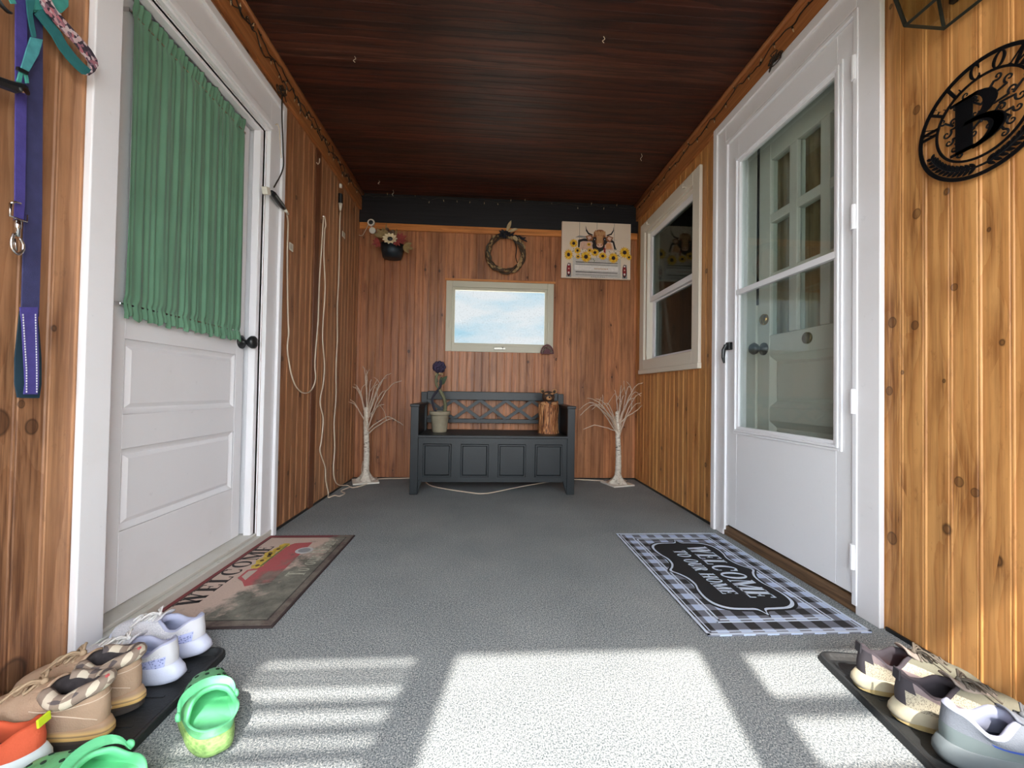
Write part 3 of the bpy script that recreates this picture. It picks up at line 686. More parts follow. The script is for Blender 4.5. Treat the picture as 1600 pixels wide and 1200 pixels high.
# ---- two white twig trees
def birch():
    N = NT('white_birch'); v = N.obj(); n1 = N.noise(N.scale(v, (1, 1, 3.2)), 34, 4, .6)
    N.set(N.b, 'Base Color', N.ramp(n1, [(.34, lin(120, 106, 92)), (.42, lin(214, 202, 186)), (.7, lin(236, 228, 214))])); N.set(N.b, 'Roughness', .7); N.bump(n1, .4, .003); return N.m
BIRCH = birch(); TWIG = mat('twig_white', lin(206, 184, 164), .7, var=.12, vs=60)
def twig_tree(c, tips, rot, label, seed, hf=.58):
    rn = random.Random(seed); c = Vector(c); t = thing('twig_tree', c, label, 'decorative tree')
    s_ = .098; q = MB(); ca, sa = math.cos(rot), math.sin(rot)
    q.obox(c+Vector((0, 0, .006)), (s_*ca, s_*sa, 0), (-s_*sa, s_*ca, 0), (0, 0, .006)); q.build('base_plate', mat('base_white', lin(226, 220, 208), .5, var=.06), t, bevel=.002)
    def tf(u, v):
        z = .012+v*hf; base = max(0, 1-v/.16); r = lerp(.026, .017, v)+.050*base**2.2*(1+.35*math.sin(u*2*PI*6))
        r += .0012*math.sin(v*90+math.sin(u*2*PI)*3)
        return c+Vector((r*math.cos(2*PI*u)+.006*math.sin(v*5), r*math.sin(2*PI*u), z))
    q = MB().grid(tf, 24, 40, True); k = len(q.v); q.v.append(c+Vector((.006*math.sin(5), 0, .012+hf+.01)))
    for i in range(24): q.face([i*40+39, ((i+1) % 24)*40+39, k])
    q.build('trunk', BIRCH, t, smooth=True)
    for i, (px, py, sag) in enumerate(tips):
        tip = on(px, py, 'y', c.y+rn.uniform(-.16, .08)); tip.y = min(tip.y, YB-.04); tip.x = min(max(tip.x, XL+.03), XR-.03)
        s0 = c+Vector((rn.uniform(-.008, .008)+.004, rn.uniform(-.01, .01), rn.uniform(.34, .50)))
        top = max(s0.z, tip.z)+sag
        m1 = s0.lerp(tip, .30); m1.z = lerp(s0.z, top, .50); m2 = s0.lerp(tip, .68); m2.z = lerp(s0.z, top, .90)
        pts = catmull([s0, m1, m2, tip], 5)
        pts = [p+Vector((rn.uniform(-1, 1), rn.uniform(-1, 1), rn.uniform(-1, 1)))*.0025 for p in pts]
        n_ = len(pts); b_ = MB().tube(pts, [lerp(.0058, .0022, k_/(n_-1)) for k_ in range(n_)], 6); b_.build('branch', TWIG, t, smooth=True)
        if i % 2 == 0:   # a side twig
            a = pts[n_//2]; e = a+Vector((rn.uniform(-.06, .06), rn.uniform(-.05, .02), rn.uniform(.05, .13)))
            mid_ = a.lerp(e, .5)+Vector((rn.uniform(-.01, .01), 0, .01))
            MB().tube(catmull([a, mid_, e], 4), [.0028]*4+[.002]*5, 5).build('branch', TWIG, t, smooth=True)
    return t
twig_tree((-.955, 3.37, 0), [(567, 572, 0), (573, 578, 0), (543, 628, .0), (547, 604, 0), (553, 600, 0), (604, 590, 0), (612, 583, 0), (628, 595, .0), (603, 610, 0), (600, 632, 0), (630, 664, .06), (622, 660, .06), (580, 593, 0), (571, 588, 0), (546, 606, .03), (590, 600, 0)], .35, 'white bare twig tree in the left back corner by the cords', 5)
twig_tree((1.085, 3.30, 0), [(1005, 598, 0), (1003, 614, 0), (1001, 629, 0), (1006, 634, -.04), (907, 649, .10), (911, 671, .04), (917, 622, .0), (920, 629, 0), (931, 623, 0), (943, 632, .03), (960, 609, 0), (971, 602, 0), (987, 608, .06), (1004, 619, .06), (975, 618, 0), (925, 640, .07), (990, 622, 0), (905, 640, .09)], .30, 'white bare twig tree in the right back corner beside the bench', 9)

# ---- wall planter with dried flowers
pp = on(615, 392, 'y', 3.46); pk = thing('wall_planter', pp, 'dark metal wall bucket with a cream flower and autumn leaves', 'planter')
cx, cz = pp.x, pp.z
o = MB().lathe([(.0, -.075), (.075, -.075), (.10, .03), (.094, .03), (.07, -.066), (0, -.066)], (cx, 3.415, cz), 'z', 24); o.build('bucket', mat('dark_zinc', lin(44, 54, 62), .5, .5, var=.2, vs=14), pk, smooth=True)
o = MB(); rn = random.Random(8); fc = Vector((cx+.005, 3.318, cz+.045))
for k in range(11):
    a = 2*PI*k/11; d = Vector((math.cos(a), -.35, math.sin(a)*.75)); leaf(o, fc+d*.015, fc+d*.062, Vector((-math.sin(a), 0, math.cos(a)*.8))*.014, .004)
fp = o.build('flower_petals', mat('cream_petals', lin(226, 208, 170), .8, var=.08, vs=40), pk, solid=.001, smooth=True)
MB().ball(fc+Vector((0, -.010, 0)), .022, 12, (1, .5, .8)).build('flower_centre', BLACK, fp, smooth=True)
RED = mat('maple_red', lin(138, 52, 46), .7, var=.25, vs=30); OLI = mat('dried_olive', lin(142, 120, 78), .8, var=.3, vs=30); FUR = mat('grey_brown_fluff', lin(112, 92, 76), .95, var=.4, vs=60, bump=.8)
def lobed(mb, c_, r, ang, n=5):
    for k in range(n):
        a = ang+(k-(n-1)/2)*.62; d = Vector((math.cos(a), -.12, math.sin(a))); leaf(mb, c_, c_+d*r*(1-.12*abs(k-(n-1)/2)), Vector((-math.sin(a), 0, math.cos(a)))*r*.20, .003)
o = MB(); lobed(o, Vector((cx+.07, 3.34, cz+.05)), .07, .5); lobed(o, Vector((cx+.05, 3.33, cz+.035)), .05, -.9); lobed(o, Vector((cx-.09, 3.35, cz+.03)), .06, 3.6); o.build('red_leaves', RED, pk, solid=.001)
o = MB(); lobed(o, Vector((cx-.06, 3.35, cz+.07)), .085, 2.2, 3); lobed(o, Vector((cx+.10, 3.36, cz+.005)), .085, -.25, 3); leaf(o, (cx-.04, 3.36, cz+.06), (cx-.03, 3.35, cz+.13), (.012, 0, 0)); leaf(o, (cx-.05, 3.38, cz+.10), (cx-.045, 3.38, cz+.20), (.008, 0, 0)); leaf(o, (cx+.03, 3.36, cz+.06), (cx+.045, 3.36, cz+.15), (.010, 0, 0)); o.build('dried_leaves', OLI, pk, solid=.001)
o = MB()
for k in range(26): o.ball((cx+rn.uniform(-.045, .045), 3.40+rn.uniform(-.03, .03), cz+.09+rn.uniform(-.05, .06)), rn.uniform(.012, .022), 7)
o.build('fluffy_filler', FUR, pk, smooth=True)
MB().tube([(cx+.075, 3.41, cz+.02), (cx+.078, 3.41, cz+.12)], .003, 6).build('stake', OLI, pk)

# ---- small round indoor camera on the wall with its cord
a = on(580, 348, 'y', 3.46); b2 = on(582, 360, 'y', 3.47)
sc = thing('security_camera', (b2.x, 3.48, b2.z), 'small white round camera on a stalk, on the back wall beside the planter', 'camera')
MB().lathe([(0, .012), (.016, .012), (.030, .004), (.030, -.008), (.026, -.014), (.020, -.012), (0, -.010)], (a.x, 3.462, a.z), 'y', 24).build('camera_ring', WPLAS, sc, smooth=True)
ring_o = bpy.data.objects['camera_ring']
MB().lathe([(0, -.011), (.019, -.011), (.016, -.015), (0, -.014)], (a.x, 3.462, a.z), 'y', 20).build('lens', BLACK, ring_o, smooth=True)
MB().tube([(a.x, 3.468, a.z-.02), (b2.x, 3.474, b2.z)], .005, 8).build('stalk', WPLAS, sc)
MB().lathe([(0, .002), (.027, .002), (.027, -.010), (.022, -.014), (0, -.015)], (b2.x, 3.478, b2.z), 'y', 24).build('mount', WPLAS, sc, smooth=True)
pts = [on(575, 352, 'y', 3.465), on(571, 360, 'y', 3.47), on(566, 368, 'y', 3.48), (XL+.01, 3.45, 2.02)]
MB().tube(catmull([a+Vector((-.02, 0, -.01))]+pts, 6), .0028, 6).build('cord', CORD, sc, smooth=True)

# ---- wreath
wc = on(790, 397, 'y', 3.47); R0 = .150; wr = thing('wreath', wc, 'round twig wreath with dried leaves and a dark bow on the back wall', 'wreath')
TW = mat('grapevine', lin(78, 60, 44), .85, var=.35, vs=60, bump=.5); TW2 = mat('tan_husk', lin(164, 134, 92), .85, var=.3, vs=40, bump=.3); DKL = mat('black_leaves', lin(26, 26, 36), .8, var=.3, vs=40)
for k in range(7):
    rn = random.Random(40+k); ph = rn.uniform(0, 6.28); f1 = rn.choice((3, 4, 5))
    pts = [wc+Vector(((R0+.018*math.sin(f1*t+ph))*math.cos(t), -.012+.012*math.cos(f1*t+ph), (R0+.018*math.sin(f1*t+ph))*math.sin(t)*1.02)) for t in [2*PI*i/72 for i in range(72)]]
    MB().tube(pts, rn.uniform(.0055, .009), 6, closed=True).build('vine_ring', TW if k % 3 else mat('grey_vine', lin(92, 84, 72), .85, var=.3, vs=60, bump=.5), wr, smooth=True)
o = MB(); rn = random.Random(77)
pts = [wc+Vector(((R0+.014*math.sin(4*t))*math.cos(t), -.026+.006*math.cos(4*t), (R0+.014*math.sin(4*t))*math.sin(t))) for t in [2*PI*i/60 for i in range(60)]]
for i in range(0, 60, 2):
    t = 2*PI*i/60; p = pts[i]; d = Vector((-math.sin(t), 0, math.cos(t)))
    leaf(o, p, p+d*rn.uniform(.03, .05)+Vector((rn.uniform(-.008, .008), -.012, rn.uniform(-.008, .008))), Vector((math.cos(t), rn.uniform(-.4, .1), math.sin(t)))*rn.uniform(.009, .015), .006)
o.build('husk_leaves', TW2, wr, solid=.001)
o = MB(); tc_ = wc+Vector((-.015, -.03, R0+.01))
for k in range(34):
    a = rn.uniform(0, 2*PI); d = Vector((math.cos(a)*rn.uniform(.5, 1.2), rn.uniform(-.5, -.1), math.sin(a)*.8)); leaf(o, tc_+d*.008, tc_+d*rn.uniform(.035, .062), Vector((-math.sin(a), .1, math.cos(a)))*.009, .004)
for k in range(12):
    p = tc_+Vector((.03+.012*k, 0, -.004*k)); leaf(o, p, p+Vector((.035, -.01, rn.uniform(-.02, .03))), (0, .002, .009), .003)
o.build('dark_bow', DKL, wr, solid=.001)
o = MB(); leaf(o, tc_+Vector((.02, -.02, .02)), tc_+Vector((.055, -.02, .11)), (.014, 0, -.006), .004); leaf(o, tc_+Vector((.03, -.02, .015)), tc_+Vector((.115, -.03, .035)), (.004, 0, .015), .004); leaf(o, tc_+Vector((.08, -.02, -.02)), tc_+Vector((.105, -.03, -.07)), (.018, 0, .004), .004)
leaf(o, wc+Vector((.10, -.03, -.11)), wc+Vector((.13, -.03, -.06)), (.010, 0, -.006), .004); o.build('pale_leaves', mat('pale_dried_leaf', lin(190, 166, 126), .8, var=.2, vs=40), wr, solid=.001)
o = MB(); o.tube(catmull([wc+Vector(p) for p in ((.075, -.03, .10), (.090, -.035, .04), (.085, -.03, -.03), (.10, -.03, -.08))], 5), .008, 6, flat=.4); o.build('ribbon_tail', DKL, wr)

# ================= 2-D lettering: strokes with serifs
def ringp(cx, cy, rx, ry, ix, iy, a0, a1, n=14, dx=0):
    P = []
    for i in range(n):
        s, e = math.radians(lerp(a0, a1, i/n)), math.radians(lerp(a0, a1, (i+1)/n))
        P.append([(cx+rx*math.cos(s), cy+ry*math.sin(s)), (cx+rx*math.cos(e), cy+ry*math.sin(e)), (cx+dx+ix*math.cos(e), cy+iy*math.sin(e)), (cx+dx+ix*math.cos(s), cy+iy*math.sin(s))])
    return P
def rc(x0, y0, x1, y1): return [(x0, y0), (x1, y0), (x1, y1), (x0, y1)]
def stem(x, w_, sf=.07): return [rc(x, 0, x+w_, 1), rc(x-sf, 0, x+w_+sf, .05), rc(x-sf, .95, x+w_+sf, 1)]
def sl(x0, y0, x1, y1, w_): return [(x0, y0), (x0+w_, y0), (x1+w_, y1), (x1, y1)]
T_ = .22
def glyph(ch):
    if ch == ' ': return [], .35
    if ch == 'E': return stem(.08, T_)+[rc(.2, .94, .62, 1), rc(.2, .48, .50, .54), rc(.2, 0, .66, .06), rc(.57, .80, .62, .95), rc(.60, .05, .66, .24), rc(.46, .38, .50, .64)], .74
    if ch == 'L': return stem(.08, T_)+[rc(.2, 0, .64, .06), rc(.58, .05, .64, .26)], .70
    if ch == 'T': return [rc(.30, 0, .30+T_, 1), rc(.22, 0, .56, .05), rc(.02, .93, .74, 1), rc(.02, .76, .07, .95), rc(.69, .76, .74, .95)], .78
    if ch == 'H': return stem(.08, T_)+stem(.60, T_)+[rc(.2, .47, .65, .54)], .88
    if ch == 'M': return [rc(.10, 0, .16, 1), rc(.02, 0, .26, .05), rc(.02, .95, .16, 1)]+stem(.82, T_)+[sl(.44, 0, .10, 1, T_), sl(.46, 0, .80, 1, .08)], 1.10
    if ch == 'W': return [sl(.26, 0, .04, 1, T_), sl(.28, 0, .50, .85, .07), sl(.66, 0, .46, 1, T_), sl(.70, 0, .94, 1, .07), rc(-.03, .95, .28, 1), rc(.38, .95, .68, 1), rc(.86, .95, 1.10, 1)], 1.12
    if ch == 'O': return ringp(.42, .5, .38, .52, .20, .45, 0, 360, 24), .86
    if ch == 'C': return ringp(.42, .5, .38, .52, .20, .45, 48, 312, 20)+[rc(.62, .66, .67, .96), rc(.62, .06, .66, .28)], .78
    if ch == 'U': return [rc(.08, .3, .08+T_, 1), rc(.62, .3, .68, 1), rc(.0, .95, .32, 1), rc(.54, .95, .76, 1)]+ringp(.38, .3, .30, .32, .13, .25, 180, 360, 12, .0), .82
    if ch == 'R': return stem(.08, T_)+ringp(.30, .73, .34, .27, .16, .21, -90, 90, 12)+[rc(.2, .94, .32, 1), rc(.2, .46, .32, .52), sl(.54, 0, .30, .5, T_), rc(.5, 0, .80, .05)], .80
    if ch == 'B': return stem(.08, T_)+ringp(.30, .74, .30, .26, .13, .20, -90, 90, 12)+ringp(.30, .26, .38, .28, .20, .21, -90, 90, 12)+[rc(.2, .94, .32, 1), rc(.2, .47, .32, .54), rc(.2, 0, .32, .06)], .76
    if ch == 'o': return ringp(.26, .30, .24, .32, .13, .26, 0, 360, 16), .56
    if ch == 'u': return [rc(.06, .15, .18, .6), rc(.38, .0, .50, .6), rc(.0, .55, .18, .6), rc(.32, .55, .50, .6)]+ringp(.25, .18, .19, .2, .09, .14, 180, 360, 8), .58
    if ch == 'r': return [rc(.06, 0, .18, .6), rc(.0, .55, .18, .6), rc(.0, 0, .26, .05)]+ringp(.30, .45, .14, .16, .05, .10, 20, 150, 6), .46
    if ch == 'm': return [rc(.06, 0, .16, .6), rc(.30, 0, .40, .6), rc(.54, 0, .64, .6), rc(.06, .53, .64, .61), rc(.0, 0, .7, .05)], .74
    if ch == 'e': return ringp(.26, .30, .24, .32, .14, .26, 10, 330, 14)+[rc(.1, .28, .48, .34)], .54
    return [], .5
def text(mb, s, o, a, b_, hgt, th, sp=.04, shear=0, width=None, zs=1.):
    """lettering in frame o, a (reading direction), b_ (up), th: thickness vector"""
    o, a, b_ = Vector(o), Vector(a), Vector(b_); x = 0; out = []
    for ch in s:
        P, w_ = glyph(ch)
        for poly in P: out.append([(x+px+shear*py, py) for px, py in poly])
        x += w_+sp
    tot = x-sp; sx = (width/(tot*hgt) if width else 1.)
    for poly in out: mb.prism([(px*hgt*sx, py*hgt) for px, py in poly], o, a, b_, th)
    return tot*hgt*sx

# ---- canvas print: longhorn cow over a truck tailgate full of sunflowers
p0 = on(877, 433.5, 'y', 3.45); p1 = on(986, 350, 'y', 3.45); CW, CHt = p1.x-p0.x, p1.z-p0.z
cvt = thing('canvas_picture', (p0.x+CW/2, 3.47, p0.z), 'white canvas picture of a horned cow above a truck full of sunflowers', 'picture')
FY = 3.452
MB().box(p0.x, p1.x, FY, 3.492 - .016, p0.z, p1.z).build('canvas', mat('canvas_cream', lin(236, 216, 194), .8, var=.03, vs=5, bump=.1, bs=500), cvt, bevel=.002)
pal = dict(line=(120, 106, 92), grey=(150, 146, 142), dark=(40, 34, 34), brown=(150, 94, 56), lbrown=(196, 146, 100), pink=(226, 184, 160), yel=(234, 176, 40), yel2=(246, 204, 70), cen=(66, 30, 28), grn=(96, 104, 62), red=(150, 40, 44), white=(236, 228, 222), truck=(206, 198, 190), orange=(226, 160, 110))
keys = list(pal); PM = [mat('print_'+k, lin(*pal[k]), .8, var=.08, vs=60) for k in keys]
pr = MB(); lay = [0]
def pol(key, pts):
    """pts in the picture's own 0..1320 x 0..1030 coordinates, y down"""
    pr.cur = keys.index(key); lay[0] += 1
    pr.flat([(x/1320*CW, -y/1030*CHt) for x, y in pts], (p0.x, FY-.0004-.00002*lay[0], p1.z), (1, 0, 0), (0, 0, 1))
def ell(key, cx_, cy_, rx, ry, n=18, a0=0): pol(key, [(cx_+rx*math.cos(a0+2*PI*i/n), cy_+ry*math.sin(a0+2*PI*i/n)) for i in range(n)])
for x in (335, 668, 1000): pol('line', [(x-3, 5), (x+3, 5), (x+3, 1025), (x-3, 1025)])
# truck: roof, cab window, tailgate, lamps
pol('grey', [(255, 285), (330, 250), (500, 262), (500, 290)]); pol('grey', [(900, 285), (1070, 318), (900, 300)])
pol('dark', [(310, 330), (420, 300), (950, 300), (1000, 340), (1040, 480), (1000, 470), (970, 360), (930, 350), (400, 352), (350, 370), (340, 460), (310, 470)])
pol('pink', [(355, 380), (400, 355), (930, 355), (965, 400), (985, 500), (345, 500)]); pol('orange', [(845, 370), (930, 370), (960, 470), (845, 480)])
pol('truck', [(215, 650), (1130, 650), (1140, 1015), (205, 1015)]); pol('white', [(250, 790), (1090, 800), (1080, 890), (250, 880)])
for y, k in ((735, 'dark'), (775, 'grey'), (915, 'dark'), (965, 'grey')): pol(k, [(270, y-8), (1070, y), (1070, y+10), (270, y+6)])
for i in range(9): pol('lbrown', [(620+30*i, 850+6*(i % 2)), (640+30*i, 832), (646+30*i, 862)])
for i in range(8): pol('grey', [(560+34*i, 1000), (585+34*i, 985), (588+34*i, 1010)])
for x in (140, 1205):
    pol('grey', [(x-50, 1015), (x-20, 760), (x+40, 760), (x+55, 1015)]); ell('dark', x, 880, 42, 125); ell('red', x, 870, 32, 105)
    ell('white', x, 790, 15, 18); ell('pink', x, 860, 12, 14); ell('white', x, 935, 16, 20)
# cow
ell('dark', 720, 330, 150, 110); ell('dark', 700, 430, 120, 110)
pol('dark', [(448, 60), (470, 130), (510, 190), (590, 225), (590, 245), (500, 225), (455, 160)]); pol('dark', [(985, 60), (975, 130), (935, 190), (850, 225), (850, 245), (950, 215), (990, 140)])
pol('brown', [(450, 260), (540, 225), (600, 260), (590, 330), (500, 350)]); pol('brown', [(985, 265), (890, 230), (840, 260), (850, 330), (920, 360)]); pol('pink', [(480, 268), (540, 250), (570, 290), (510, 320)]); pol('pink', [(955, 272), (890, 250), (865, 290), (920, 330)])
pol('brown', [(610, 170), (690, 130), (770, 130), (830, 180), (835, 260), (800, 330), (790, 420), (660, 420), (640, 330), (600, 260)])
for i in range(16): ell('lbrown', 640+12*i, 170+((i*37) % 60), 13, 34, 8, i)
pol('lbrown', [(660, 240), (780, 240), (775, 400), (670, 400)]); ell('dark', 632, 300, 26, 34); ell('dark', 812, 300, 26, 34); ell('white', 625, 312, 7, 8); ell('white', 818, 306, 7, 8)
ell('pink', 722, 420, 62, 40); ell('brown', 690, 410, 14, 12); ell('brown', 755, 410, 14, 12); pol('dark', [(655, 460), (790, 460), (770, 520), (720, 540), (680, 520)]); pol('red', [(800, 460), (830, 460), (840, 560), (800, 540)])
# leaves and sunflowers
rn = random.Random(4)
for i in range(70):
    x, y = rn.uniform(180, 1150), rn.uniform(480, 700); a = rn.uniform(0, 6.3); l_ = rn.uniform(25, 55)
    pol(('grn', 'grn', 'dark', 'truck')[i % 4], [(x, y), (x+l_*math.cos(a-.25)*.6, y+l_*math.sin(a-.25)*.6), (x+l_*math.cos(a), y+l_*math.sin(a)), (x+l_*math.cos(a+.3)*.5, y+l_*math.sin(a+.3)*.5)])
for (x, y, r, q) in ((515, 410, 42, .9), (300, 530, 70, 1), (310, 640, 50, 1), (530, 520, 50, 1), (225, 400, 88, 1), (130, 610, 92, 1.15), (1285, 620, 60, 1), (1200, 535, 112, 1), (630, 555, 88, .9), (780, 615, 88, .9), (460, 640, 112, 1), (985, 645, 108, 1)):
    for k in range(15):
        a = 2*PI*k/15+x; c_, s_ = math.cos(a), math.sin(a)*q; pol('yel' if k % 3 else 'yel2', [(x-s_*r*.16, y+c_*r*.16), (x+c_*r*.6-s_*r*.18, y+s_*r*.6+c_*r*.18), (x+c_*r, y+s_*r), (x+c_*r*.6+s_*r*.18, y+s_*r*.6-c_*r*.18), (x+s_*r*.16, y-c_*r*.16)])
    ell('cen', x, y, r*.34, r*.34*q, 12); ell('dark', x, y, r*.18, r*.18*q, 8)
pr.build('printed_scene', PM, cvt, orient=False)

# ---- fan-shaped ornament leaning in the window corner
fo = on(855, 553, 'y', 3.44); fn = thing('fan_ornament', fo, 'small dark red half-round openwork ornament at the lower corner of the window', 'ornament')
REDW = mat('dark_red_metal', lin(84, 36, 40), .5, .3, var=.2)
o = MB(); 
for P in ringp(0, .004, .056, .078, .047, .066, 0, 180, 20)+ringp(0, .004, .030, .040, .024, .032, 0, 180, 12)+[rc(-.056, 0, .056, .008)]: o.prism(P, fo, (1, 0, 0), (0, 0, 1), (0, .008, 0))
o.build('rim', REDW, fn)
for k in range(13):
    a = PI*(k+.5)/13; p = fo+Vector((.026*math.cos(a), .004, .006+.034*math.sin(a))); q = fo+Vector((.050*math.cos(a), .004, .006+.069*math.sin(a)))
    MB().tube([p, q], .0028, 6).build('spoke', REDW, fn)
MB().prism([(x, y) for x, y in [(.024*math.cos(PI*i/8), .006+.03*math.sin(PI*i/8)) for i in range(9)]], fo, (1, 0, 0), (0, 0, 1), (0, .007, 0)).build('hub', REDW, fn)

# ---- door mats
def gingham():
    N = NT('gingham_weave'); s = N.sep(N.obj()); c1 = .0385
    fu = N.m_('GREATER_THAN', N.m_('FRACT', N.m_('DIVIDE', s[0], 2*c1)), .5); fv = N.m_('GREATER_THAN', N.m_('FRACT', N.m_('DIVIDE', s[1], 2*c1)), .5)
    nz = N.noise(N.obj(), 500, 2); k = N.m_('ADD', fu, fv)
    col = N.ramp(N.m_('DIVIDE', k, 2.), [(.0, lin(186, 202, 232)), (.24, lin(186, 202, 232)), (.25, lin(112, 116, 130)), (.74, lin(112, 116, 130)), (.75, lin(22, 22, 26)), (1, lin(22, 22, 26))])
    col = N.mix(.03, col, N.mix(nz, (0, 0, 0), (1, 1, 1))); N.set(N.b, 'Base Color', col); N.set(N.b, 'Roughness', .9); N.bump(nz, .3, .001); return N.m
GING = gingham(); MWHITE = mat('mat_white', lin(206, 218, 236), .85, var=.04); MBLACK = mat('mat_black', lin(24, 24, 28), .9, var=.15, vs=120)
mx0, mx1, my0, my1 = .697, 1.235, 1.235, 2.135; mc = Vector(((mx0+mx1)/2, (my0+my1)/2, 0)); HT = .006
dm = thing('doormat', mc, 'black and white checked doormat reading WELCOME TO OUR HOME by the storm door', 'doormat')
MB().box(mx0, mx1, my0, my1, .0005, HT).build('mat_body', GING, dm, bevel=.002)
o = MB(); th = (0, 0, .0006); z = HT
def frame2(i, w_, zz=HT):
    for (a, b1, c_, d_) in ((mx0+i, mx1-i, my0+i, my0+i+w_), (mx0+i, mx1-i, my1-i-w_, my1-i), (mx0+i, mx0+i+w_, my0+i, my1-i), (mx1-i-w_, mx1-i, my0+i, my1-i)):
        o.prism([(a, c_), (b1, c_), (b1, d_), (a, d_)], (0, 0, zz), (1, 0, 0), (0, 1, 0), th)
frame2(.0, .009); frame2(.016, .004); frame2(.066, .005); frame2(.080, .006)
o.build('border_lines', MWHITE, dm)
def plaque(hw, hl, k=1.):
    """ornamental badge outline, half width hw (x) and half length hl (y)"""
    P = []
    q = [(0, 1.06), (.05, .99), (.12, .955), (.30, .95), (.62, .93), (.83, .84), (.90, .70), (.87, .52), (.80, .38), (.82, .22), (.92, .10), (1.04, .0)]
    q = [(a*hw, b1*hl) for a, b1 in q]
    P += q; P += [(a, -b1) for a, b1 in q[-2::-1]]; P += [(-a, -b1) for a, b1 in q[1:]]; P += [(-a, b1) for a, b1 in q[-2:0:-1]]
    return [(p.x, p.y) for p in catmull([(a, b1, 0) for a, b1 in P], 4, True)]
for hw, hl, zz, m_, nm in ((.186, .338, .0008, MBLACK, 'badge_edge'), (.177, .328, .0014, MWHITE, 'badge_line'), (.167, .317, .0020, MBLACK, 'badge')):
    MB().prism(plaque(hw, hl), (mc.x, mc.y, HT), (1, 0, 0), (0, 1, 0), (0, 0, zz)).build(nm, m_, dm)
o = MB(); text(o, 'WELCOME', (mc.x+.012, mc.y+.262, HT+.002), (0, -1, 0), (1, 0, 0), .098, (0, 0, .0006), .03, .10, .50)
text(o, 'TO OUR HOME', (mc.x-.075, mc.y+.215, HT+.002), (0, -1, 0), (1, 0, 0), .060, (0, 0, .0006), .05, .10, .42); o.build('lettering', MWHITE, dm)

lx0, lx1, ly0, ly1 = -1.075, -.648, 1.325, 2.135; lc = Vector(((lx0+lx1)/2, (ly0+ly1)/2, 0))
dm2 = thing('doormat', lc, 'worn tan doormat with a red pickup truck, dirty toward the room, by the left door', 'doormat')
def wornmat():
    N = NT('worn_print'); v = N.obj(); s = N.sep(v)
    # trodden dirt: a patch with its own ragged outline on the room side
    n1 = N.noise(v, 9, 6, .7); f = N.m_('ADD', N.m_('MULTIPLY', s[0], 4.2), N.m_('MULTIPLY', s[1], -1.2)); f = N.m_('ADD', f, N.m_('MULTIPLY', N.m_('SUBTRACT', n1, .5), 3.0))
    f = N.m_('SUBTRACT', f, .05); f = N.n('MapRange', {'Value': f, 'From Min': -.10, 'From Max': .35}).outputs[0]
    return N, f, v
def wornmat_m(col, k=.92, base=(66, 70, 66)):
    N, f, v = wornmat(); nz = N.noise(N.scale(v, (1, 1, 1)), 160, 2); vv = N.n('TexVoronoi', {'Vector': v, 'Scale': 110.})
    c = N.mix(N.m_('MULTIPLY', nz, .35), col, tuple(q*.6 for q in col)); d = N.mix(N.n('MapRange', {'Value': N.noise(v, 14, 6, .7), 'From Min': .35, 'From Max': .65}).outputs[0], lin(*base), lin(128, 130, 118))
    c = N.mix(N.m_('MULTIPLY', f, k), c, d); N.set(N.b, 'Base Color', c); N.set(N.b, 'Roughness', .85); N.bump(vv.outputs[0], .3, .002); return N.m
MB().box(lx0, lx1, ly0, ly1, .0005, .007).build('mat_body', mat('mat_rubber_edge', lin(58, 46, 46), .7, var=.2, vs=20), dm2, bevel=.003)
def mflat(nm, polys, m_, zz=0., th=.0007):
    o = MB()
    for P in polys: o.prism(P, (lc.x, lc.y, .007+zz), (0, 1, 0), (-1, 0, 0), (0, 0, th))
    return o.build(nm, m_, dm2)
hwM, hlM = (lx1-lx0)/2, (ly1-ly0)/2   # frame: a = +y (reading), b = -x (up)
mflat('border', [rc(-hlM+.008, -hwM+.008, hlM-.008, hwM-.008)], wornmat_m(lin(132, 62, 66), .8))
mflat('border_line', [rc(-hlM+.036, -hwM+.032, hlM-.036, hwM-.032)], wornmat_m(lin(50, 40, 40), .3), .0005)
mflat('field', [rc(-hlM+.041, -hwM+.037, hlM-.041, hwM-.037)], wornmat_m(lin(206, 182, 168)), .001)
o = MB(); text(o, 'WELCOME', (lc.x-.105, lc.y-.275, .0085), (0, 1, 0), (-1, 0, 0), .070, (0, 0, .0007), .06, 0, .53); o.build('welcome_lettering', mat('print_black', lin(40, 34, 36), .8, var=.2, vs=90), dm2)
BONE = mat('print_bone', lin(170, 168, 152), .8, var=.3, vs=60)
for wd, yy, ww in (('To', -.06, .075), ('our', .045, .10), ('Home', .17, .17)):
    o = MB(); text(o, wd, (lc.x+.155, lc.y+yy, .0085), (0, 1, 0), (-1, 0, 0), .070, (0, 0, .0007), .05, 0, ww); o.build('printed_word', BONE, dm2)
TRK = wornmat_m(lin(186, 92, 94), .8); 
mflat('truck_print', [[(-.12, -.02), (-.14, .02), (-.10, .05), (-.07, .085), (.0, .088), (.03, .05), (.26, .05), (.29, .03), (.30, -.045), (-.11, -.06)]], TRK, .0015)
mflat('truck_window', [[(-.09, .045), (-.06, .075), (-.01, .077), (.0, .047)]], wornmat_m(lin(196, 180, 168)), .002)
mflat('truck_wheel', [[(.20+.038*math.cos(2*PI*i/20), -.05+.038*math.sin(2*PI*i/20)) for i in range(20)]], wornmat_m(lin(200, 200, 200), .4), .002)
mflat('truck_hub', [[(.20+.026*math.cos(2*PI*i/20), -.05+.026*math.sin(2*PI*i/20)) for i in range(20)]], wornmat_m(lin(150, 152, 156), .4), .0025)
